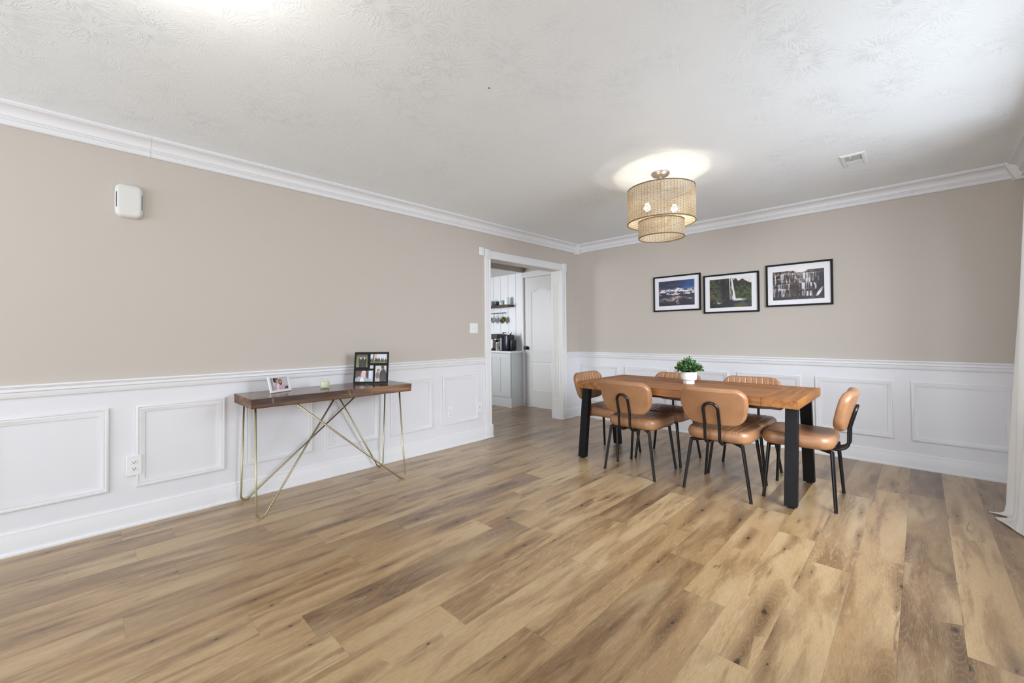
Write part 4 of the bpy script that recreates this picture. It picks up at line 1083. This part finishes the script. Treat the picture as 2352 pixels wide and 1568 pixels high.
for s in (-1, 1):
    bm = BM(); yy = s*0.0575
    tube(bm, [(0.0290, yy, 0.058), (0.0295, yy*1.01, 0.1), (0.0290, yy, 0.152)], 0.0035, 8); obj('side_slot', bm, M_slot, dc)
def plate(name, label, cat, y0, y1, z0, z1, xoff=0.0, mat=M_plastic):
    d = thing(name, label, cat, (0, (y0+y1)/2, z0))
    bm = BM(); box(bm, 0, 0.006+xoff, -(y1-y0)/2, (y1-y0)/2, 0, z1-z0, 0.002, 2); obj('cover_plate', bm, mat, d)
    return d, 0.006+xoff, z1-z0
d, x_, h_ = plate('light_switch', 'white double light switch left of the doorway', 'light switch', -2.024, -1.910, 1.194, 1.306)
for s in (-1, 1):
    bm = BM(); box(bm, x_-0.001, x_+0.009, s*0.023-0.004, s*0.023+0.004, h_/2-0.009, h_/2+0.006, 0.001, 1); obj('toggle', bm, M_plastic, d)
def duplex(d, x_, h_):
    for sz in (-1, 1):
        zc = h_/2+sz*0.0195
        bm = BM(); lathe(bm, [(0, 0.0028), (0.015, 0.0028), (0.017, 0)], 24)
        r_ = obj('receptacle', bm, M_plastic, d, 30, loc=(x_-0.0005, 0, zc), rot=(0, PI/2, 0))
        bm = BM()
        box(bm, 0.0025, 0.0034, -0.0075, -0.0055, -0.002, 0.006); box(bm, 0.0025, 0.0034, 0.0055, 0.0075, -0.001, 0.005)
        lathe(bm, [(0, 0.0034), (0.0026, 0.0034), (0.0026, 0.002)], 10)
        for v in bm.verts: pass
        o = obj('slots', bm, M_slot, None)
        # rotate so that local matches wall plane
        o.parent = r_; o.rotation_euler = (0, -PI/2, 0)
        bm2 = None
for nm in ():
    pass
def duplex2(d, x_, h_):
    for sz in (-1, 1):
        zc = h_/2+sz*0.0205
        bm = BM(); vs_ = []
        n_ = 24
        ring0 = [bm.verts.new((x_-0.0008, 0.0165*math.cos(2*PI*k/n_), zc+0.0145*math.sin(2*PI*k/n_))) for k in range(n_)]
        ring1 = [bm.verts.new((x_+0.0022, 0.0155*math.cos(2*PI*k/n_), zc+0.0135*math.sin(2*PI*k/n_))) for k in range(n_)]
        for k in range(n_): bm.faces.new((ring0[k], ring0[(k+1) % n_], ring1[(k+1) % n_], ring1[k]))
        bm.faces.new(ring1); r_ = obj('receptacle', bm, M_plastic, d)
        bm = BM()
        box(bm, x_+0.002, x_+0.0027, -0.0075, -0.0050, zc-0.001, zc+0.0075); box(bm, x_+0.002, x_+0.0027, 0.0050, 0.0075, zc-0.001, zc+0.0065)
        box(bm, x_+0.002, x_+0.0027, -0.0026, 0.0026, zc-0.0085, zc-0.0035)
        obj('slots', bm, M_slot, r_)
d, x_, h_ = plate('wall_outlet', 'white double outlet on the wainscot left of the console table', 'outlet', -4.806, -4.734, 0.312, 0.436, 0.009); duplex2(d, x_, h_)
d, x_, h_ = plate('wall_outlet', 'small white outlet inside the wainscot panel nearest the doorway', 'outlet', -2.334, -2.264, 0.303, 0.418); duplex2(d, x_, h_)
d, x_, h_ = plate('cable_plate', 'blank white cable plate beside the doorway casing', 'wall plate', -1.936, -1.862, 0.306, 0.426, 0.008)
bm = BM(); tube(bm, [(x_-0.001, 0, h_/2), (x_+0.004, 0, h_/2)], 0.004, 10); obj('cable_socket', bm, M_slot, d)
d = thing('door_sensor', 'small white sensor box at the top left of the doorway casing', 'sensor', (0, -1.853, 2.075))
bm = BM(); box(bm, 0, 0.024, -0.036, 0.036, 0, 0.092, 0.008, 3); obj('housing', bm, M_plastic, d, 40)
bm = BM(); tube(bm, [(0.0235, 0, 0.05), (0.0246, 0, 0.05)], 0.0022, 8); obj('indicator', bm, M_slot, d)
# ceiling register
vx0, vx1, vy0, vy1 = 3.146, 3.288, -1.146, -0.860
vt = thing('ceiling_vent', 'white ceiling air vent above the dining area', 'vent', ((vx0+vx1)/2, (vy0+vy1)/2, CH))
a, b = (vx1-vx0)/2, (vy1-vy0)/2
bm = BM(); outline_moulding(bm, [(-a, -b), (-a, b), (a, b), (a, -b)], [(0, 0), (0, -0.003), (-0.004, -0.008), (-0.022, -0.010), (-0.024, -0.004)], lambda u, v, h: (u, v, h))
bm2 = bm
box(bm, -a+0.024, a-0.024, -b+0.15, b-0.024, -0.009, -0.003)
obj('frame', bm, M_plastic, vt)
bm = BM()
for k in range(9):
    yy = -b+0.028+k*0.0135
    box(bm, -a+0.022, a-0.022, -0.0005, 0.0005, -0.007, 0.006, M4=Matrix.Translation((0, yy, 0)) @ Matrix.Rotation(rad(35), 4, 'X'))
for v in bm.verts: v.co.z = min(v.co.z, -0.0008)
obj('louvres', bm, flat('vent_louvre', rgb(176, 178, 172), 0.5, var=0.05), vt)
bm = BM(); box(bm, -a+0.022, a-0.022, -b+0.022, -b+0.15, -0.0012, -0.0002); obj('duct_opening', bm, flat('duct_dark', rgb(120, 122, 116), 0.8, var=0.05), vt)
bm = BM(); tube(bm, [(-0.012, -b+0.03, -0.008), (-0.012, -b+0.03, -0.018)], 0.004, 8); obj('damper_lever', bm, M_plastic, vt)
# little ceiling hook hole
bm = BM(); lathe(bm, [(0, -0.0015), (0.004, -0.0012), (0.005, 0)], 12); o = obj('ceiling_screw', bm, M_slot, None, loc=(1.976, -3.53, CH)); tag(o, 'tiny dark screw hole in the middle of the ceiling', 'screw')

# ------------------------------------------------------------------ curtain
t = NT('white_linen_curtain'); co = t.obj()
wv = t.noise(t.mapping(co, (300, 300, 300)), 1.0, 2)
t.P(Base_Color=rgb(246, 245, 243), Roughness=0.85); t.bump(wv, 0.15, 0.001)
tr = t.n('ShaderNodeBsdfTranslucent'); tr.inputs[0].default_value = rgb(233, 232, 230); mx = t.n('ShaderNodeMixShader'); mx.inputs[0].default_value = 0.22
t.t.links.new(t.b.outputs[0], mx.inputs[1]); t.t.links.new(tr.outputs[0], mx.inputs[2]); t.t.links.new(mx.outputs[0], t.t.nodes['Material Output'].inputs[0])
M_curtain = t.m
bm = BM(); NU = 90; rows = []
def cur(u, z):
    # u 0..1 from far edge (near back wall) toward the camera side; folds in x
    y = -0.86-0.42*u
    fl = max(0, (2.25-z)/2.25)
    x = 4.055-0.030*math.sin(u*2*PI*4.5+0.9)-0.10*fl**1.4*(1-0.3*u)-0.012*math.sin(u*21+z*2)
    return x, y-0.02*fl*u, z
zs = [2.245-0.2*k for k in range(11)]+[0.18, 0.12, 0.07]
for z in zs: rows.append([cur(i/NU, z) for i in range(NU+1)])
# puddle on the floor
def lerp(a, b, s): return tuple(a[k]+(b[k]-a[k])*s for k in range(3))
edge1 = []; edge2 = []
for i in range(NU+1):
    u = i/NU; b0 = cur(u, 0.03)
    tipx = [(0, 3.918), (0.02, 3.905), (0.07, 3.842), (0.15, 3.925), (0.22, 3.915), (0.28, 3.862), (0.50, 3.90), (0.85, 3.955), (1, 3.97)]
    for (ua, xa), (ub, xb) in zip(tipx, tipx[1:]):
        if ua <= u <= ub: xt = xa+(xb-xa)*(u-ua)/(ub-ua); break
    edge1.append((b0[0]-0.006, b0[1], 0.022)); 
    edge2.append((xt, b0[1]-0.03*u, 0.004+0.004*abs(math.sin(u*9))))
rows.append(edge1)
rows.append([lerp(a, b, 0.5) for a, b in zip([(p[0], p[1], 0.012) for p in edge1], edge2)])
rows.append(edge2)
strip(bm, rows)
o = obj('curtain', bm, M_curtain, None, 'all')
sm = o.modifiers.new('thickness', 'SOLIDIFY'); sm.thickness = 0.0025; sm.offset = 0
tag(o, 'long white linen curtain pooling on the floor at the right edge', 'curtain')
rod = thing('curtain_rod', 'black curtain rod above the window on the right wall', 'curtain rod', (4.055, -2.2, 2.265))
bm = BM(); tube(bm, [(0, -1.45, 0), (0, 1.40, 0)], 0.011, 12); obj('rod', bm, M_blackmetal, rod, 40)
for y in (-1.3, 1.30):
    bm = BM(); tube(bm, [(0, y, 0), (RX-4.055, y, 0)], 0.006, 8); obj('bracket', bm, M_blackmetal, rod)

# ------------------------------------------------------------------ kitchen coffee corner
M_cab = flat('grey_cabinet_paint', rgb(196, 199, 199), 0.45, var=0.02)
M_counter = flat('white_quartz', rgb(226, 224, 226), 0.2, var=0.03)
CXE, CYF = -1.152, -0.222
cb_ = thing('base_cabinet', 'pale grey shaker base cabinet under the coffee counter', 'cabinet', (-1.9, -0.08, 0))
ox, oy = 1.9, 0.08
bm = BM(); box(bm, -2.45+ox, CXE+ox, CYF+0.02+oy, 0.058+oy, 0.0, 0.878); box(bm, -2.45+ox, CXE+0.010+ox, CYF+0.004+oy, 0.058+oy, 0, 0.150, 0.002, 1)
obj('body', bm, M_cab, cb_)
def shaker(x0, x1, hx_):
    bm = BM(); box(bm, x0+ox, x1+ox, CYF+0.008+oy, CYF+0.019+oy, 0.165, 0.868)
    for q in ((x0, x0+0.06, 0.165, 0.868), (x1-0.06, x1, 0.165, 0.868), (x0+0.06, x1-0.06, 0.165, 0.23), (x0+0.06, x1-0.06, 0.80, 0.868), ((x0+x1)/2-0.02, (x0+x1)/2+0.02, 0.23, 0.80)):
        box(bm, q[0]+ox, q[1]+ox, CYF+oy, CYF+0.0085+oy, q[2], q[3], 0.001, 1)
    dd = obj('cabinet_door', bm, M_cab, cb_)
    bm = BM(); hh = hx_+ox
    tube(bm, fillet([(hh, CYF+oy+0.001, 0.70), (hh, CYF-0.028+oy, 0.70), (hh, CYF-0.028+oy, 0.80), (hh, CYF+oy+0.001, 0.80)], 0.006, 3), 0.005, 8)
    obj('handle', bm, M_nickel, dd, 40)
shaker(-1.66, -1.160, -1.635); shaker(-2.17, -1.67, -1.695)
bm = BM(); box(bm, -2.47, CXE+0.024, CYF-0.022, 0.058, 0.880, 0.908, 0.003, 2)
o = obj('countertop', bm, M_counter); tag(o, 'white quartz countertop over the grey coffee bar cabinet', 'countertop')
CZ = 0.908
# shelf
bm = BM(); box(bm, -2.2, -1.335, -0.10, 0.058, 1.640, 1.675, 0.003, 1)
o = obj('floating_shelf', bm, M_shelfwood); tag(o, 'dark wooden floating shelf on the white plank kitchen wall', 'shelf')
def mug(name, label, x, y, z, r_, h_, colr, ha, group=None, rot=None, inner=None):
    m = thing(name, label, 'mug', (x, y, z), 0, group)
    if rot: m.rotation_euler = rot
    mat = flat(name+'_glaze_%d' % random.randint(0, 9999), colr, 0.25, var=0.08)
    bm = BM(); lathe(bm, [(0, 0), (r_*0.9, 0), (r_, 0.006), (r_, h_), (r_*0.93, h_), (r_*0.9, 0.008), (0, 0.007)], 28)
    if inner:
        for f in bm.faces:
            c = f.calc_center_median()
            if (c.x**2+c.y**2)**0.5 < r_*0.97 and c.z > 0.004: f.material_index = 1
    obj('cup', bm, [mat, flat('inner_glaze', inner, 0.3, var=0.05)] if inner else mat, m, 40)
    bm = BM(); c, s = math.cos(ha), math.sin(ha)
    pts = fillet([(c*r_*0.96, s*r_*0.96, h_*0.82), (c*(r_+0.026), s*(r_+0.026), h_*0.78), (c*(r_+0.024), s*(r_+0.024), h_*0.26), (c*r_*0.96, s*r_*0.96, h_*0.2)], 0.014, 5)
    tube(bm, pts, 0.0045, 8); obj('handle', bm, mat, m, 'all')
    return m
SH = 1.675
mug('mug', 'light grey mug, leftmost on the kitchen shelf', -1.80, -0.035, SH, 0.040, 0.090, rgb(176, 176, 184), PI)
mug('mug', 'dark navy mug on the kitchen shelf beside the grey one', -1.665, -0.03, SH, 0.038, 0.072, rgb(30, 34, 50), -PI*0.6)
tm = mug('mug', 'teal and white patterned mug on the kitchen shelf', -1.545, -0.03, SH, 0.043, 0.080, rgb(128, 168, 180), PI*0.95)
t = NT('teal_pattern_glaze'); t.P(Base_Color=t.ramp(t.noise(t.obj(), 45, 1), [(0.44, rgb(96, 146, 162)), (0.5, rgb(214, 222, 224))]), Roughness=0.25)
tm.children[0].data.materials[0] = t.m
jg = thing('pitcher', 'tall white ribbed pitcher at the right end of the kitchen shelf', 'pitcher', (-1.415, -0.03, SH))
bm = BM(); lathe(bm, [(0, 0), (0.036, 0), (0.040, 0.01), (0.037, 0.03), (0.040, 0.05), (0.036, 0.07), (0.038, 0.09), (0.034, 0.105), (0.038, 0.125), (0.035, 0.125), (0.031, 0.105), (0, 0.100)], 30); obj('body', bm, M_pot, jg, 'all')
bm = BM(); tube(bm, fillet([(-0.034, 0, 0.105), (-0.062, 0, 0.10), (-0.060, 0, 0.04), (-0.037, 0, 0.035)], 0.015, 5), 0.0045, 8); obj('handle', bm, M_pot, jg, 'all')
# hook rail
hr = thing('mug_rail', 'black metal hook rail under the kitchen shelf', 'rail', (-1.8, 0.02, 1.548))
bm = BM(); tube(bm, [(-0.35, 0, 0), (0.29, 0, 0)], 0.005, 8); obj('bar', bm, M_blackmetal, hr)
for x in (-0.33, 0.27):
    bm = BM(); tube(bm, [(x, 0, 0), (x, 0.038, 0)], 0.006, 8); obj('bracket', bm, M_blackmetal, hr)
for x in (-0.20, 0.03, 0.13, 0.24):
    bm = BM(); tube(bm, fillet([(x, 0.006, 0.004), (x, -0.012, 0.006), (x, -0.010, -0.03), (x, -0.002, -0.052), (x, -0.025, -0.056), (x, -0.028, -0.040)], 0.006, 3), 0.0026, 6); obj('hook', bm, M_blackmetal, hr)
mug('mug', 'blue and white mug hanging from the kitchen rail', -1.775, -0.015, 1.415, 0.038, 0.085, rgb(120, 138, 156), rad(90), rot=(rad(75), rad(25), rad(20)), inner=rgb(206, 212, 220))
mug('mug', 'pale blue mug hanging second on the kitchen rail', -1.655, -0.015, 1.415, 0.036, 0.085, rgb(176, 188, 202), rad(90), rot=(rad(75), rad(15), rad(-15)), inner=rgb(214, 218, 226))
mug('mug', 'dark brown mug with green inside, last on the kitchen rail', -1.555, -0.01, 1.405, 0.045, 0.090, rgb(70, 44, 34), rad(90), rot=(rad(62), rad(35), rad(50)), inner=rgb(168, 176, 96))
# machines on the counter
em = thing('espresso_machine', 'grey and black espresso machine on the kitchen counter, left', 'espresso machine', (-1.66, -0.07, CZ))
M_steel = flat('brushed_steel', rgb(176, 176, 172), 0.3, metal=0.9, var=0.1)
M_black = flat('black_plastic', rgb(20, 22, 28), 0.3, var=0.2)
M_navy = flat('dark_navy_enamel', rgb(22, 28, 44), 0.25, var=0.2)
bm = BM(); box(bm, -0.16, 0.13, -0.11, 0.10, 0.0, 0.035, 0.004, 2); obj('drip_tray', bm, M_black, em)
bm = BM(); box(bm, -0.16, 0.13, 0.02, 0.10, 0.035, 0.28, 0.005, 2); box(bm, -0.04, 0.13, -0.10, 0.02, 0.20, 0.28, 0.005, 2); obj('body', bm, flat('charcoal_metal', rgb(78, 76, 70), 0.35, metal=0.5, var=0.1), em)
bm = BM(); box(bm, -0.16, -0.045, -0.10, 0.02, 0.20, 0.28, 0.01, 3); obj('chrome_front', bm, M_steel, em)
bm = BM(); lathe(bm, [(0, 0.2), (0.03, 0.2), (0.03, 0.175), (0, 0.17)], 20, (0.06, -0.05, 0)); tube(bm, [(0.06, -0.06, 0.18), (0.06, -0.11, 0.175)], 0.009, 8); obj('portafilter', bm, M_steel, em, 40)
bm = BM(); box(bm, -0.10, 0.015, -0.085, -0.005, 0.0355, 0.19, 0.006, 2); obj('water_tank', bm, M_plastic, em)
bm = BM()
for x in (-0.14, -0.11, -0.08): tube(bm, [(x, -0.112, 0.018), (x, -0.118, 0.018)], 0.009, 10)
obj('knobs', bm, M_steel, em)
pr = thing('french_press', 'glass french press with steel band on the kitchen counter', 'french press', (-1.482, -0.180, CZ))
bm = BM(); lathe(bm, [(0, 0), (0.042, 0), (0.043, 0.006), (0.043, 0.015), (0.040, 0.016), (0, 0.016)], 28); lathe(bm, [(0.0415, 0.125), (0.044, 0.127), (0.044, 0.14), (0.030, 0.150), (0, 0.153)], 28)
for k in range(4):
    a = rad(45)+PI/2*k; tube(bm, [(0.0425*math.cos(a), 0.0425*math.sin(a), 0.01), (0.0425*math.cos(a), 0.0425*math.sin(a), 0.13)], 0.003, 6)
tube(bm, [(0, 0, 0.15), (0, 0, 0.185)], 0.003, 6); lathe(bm, [(0, 0.20), (0.009, 0.195), (0.009, 0.185), (0, 0.182)], 14)
obj('steel_frame', bm, M_steel, pr, 40)
bm = BM(); lathe(bm, [(0.0385, 0.0165), (0.0385, 0.126), (0.0375, 0.126), (0.0375, 0.0165)], 28); obj('glass_beaker', bm, M_glass, pr, 'all')
bm = BM(); lathe(bm, [(0, 0.0165), (0.036, 0.0165), (0.036, 0.07), (0, 0.07)], 24); obj('coffee', bm, flat('dark_coffee', rgb(30, 30, 40), 0.2, var=0.1), pr, 40)
cm = thing('coffee_maker', 'tall black single-serve coffee maker on the kitchen counter, right', 'coffee maker', (-1.315, -0.09, CZ))
bm = BM(); box(bm, -0.105, 0.075, -0.11, 0.08, 0.0, 0.012, 0.003, 1); obj('base', bm, M_black, cm)
bm = BM(); box(bm, -0.085, 0.06, -0.10, 0.07, 0.012, 0.262, 0.014, 3); obj('body', bm, M_navy, cm, 40)
bm = BM(); box(bm, 0.0605, 0.105, -0.05, 0.07, 0.012, 0.185, 0.010, 3); obj('water_tank', bm, M_black, cm, 40)
bm = BM()
for x in (-0.098, -0.075): tube(bm, [(x, -0.105, 0.01), (x, -0.105, 0.215)], 0.006, 8)
obj('chrome_posts', bm, M_steel, cm)
bm = BM(); tube(bm, fillet([(0.03, -0.02, 0.255), (0.065, -0.02, 0.285), (0.085, -0.02, 0.300)], 0.01, 3), 0.008, 8); tube(bm, [(0.05, -0.02, 0.265), (0.10, -0.02, 0.262)], 0.007, 8); obj('lid_handle', bm, M_black, cm)
bm = BM(); tube(bm, [(-0.10, -0.05, 0.30), (-0.02, -0.05, 0.30)], 0.006, 8)
tube(bm, [(-0.08, -0.05, 0.25), (-0.085, -0.05, 0.31)], 0.014, 10); obj('lever', bm, M_black, cm)
bm = BM(); tube(bm, fillet([(0.104, 0.0, 0.02), (0.135, -0.01, 0.11), (0.155, -0.01, 0.125), (0.148, -0.01, 0.06), (0.10, -0.01, 0.005)], 0.012, 4), 0.0045, 8); obj('power_cord', bm, M_black, cm)
bpy.context.view_layer.update()
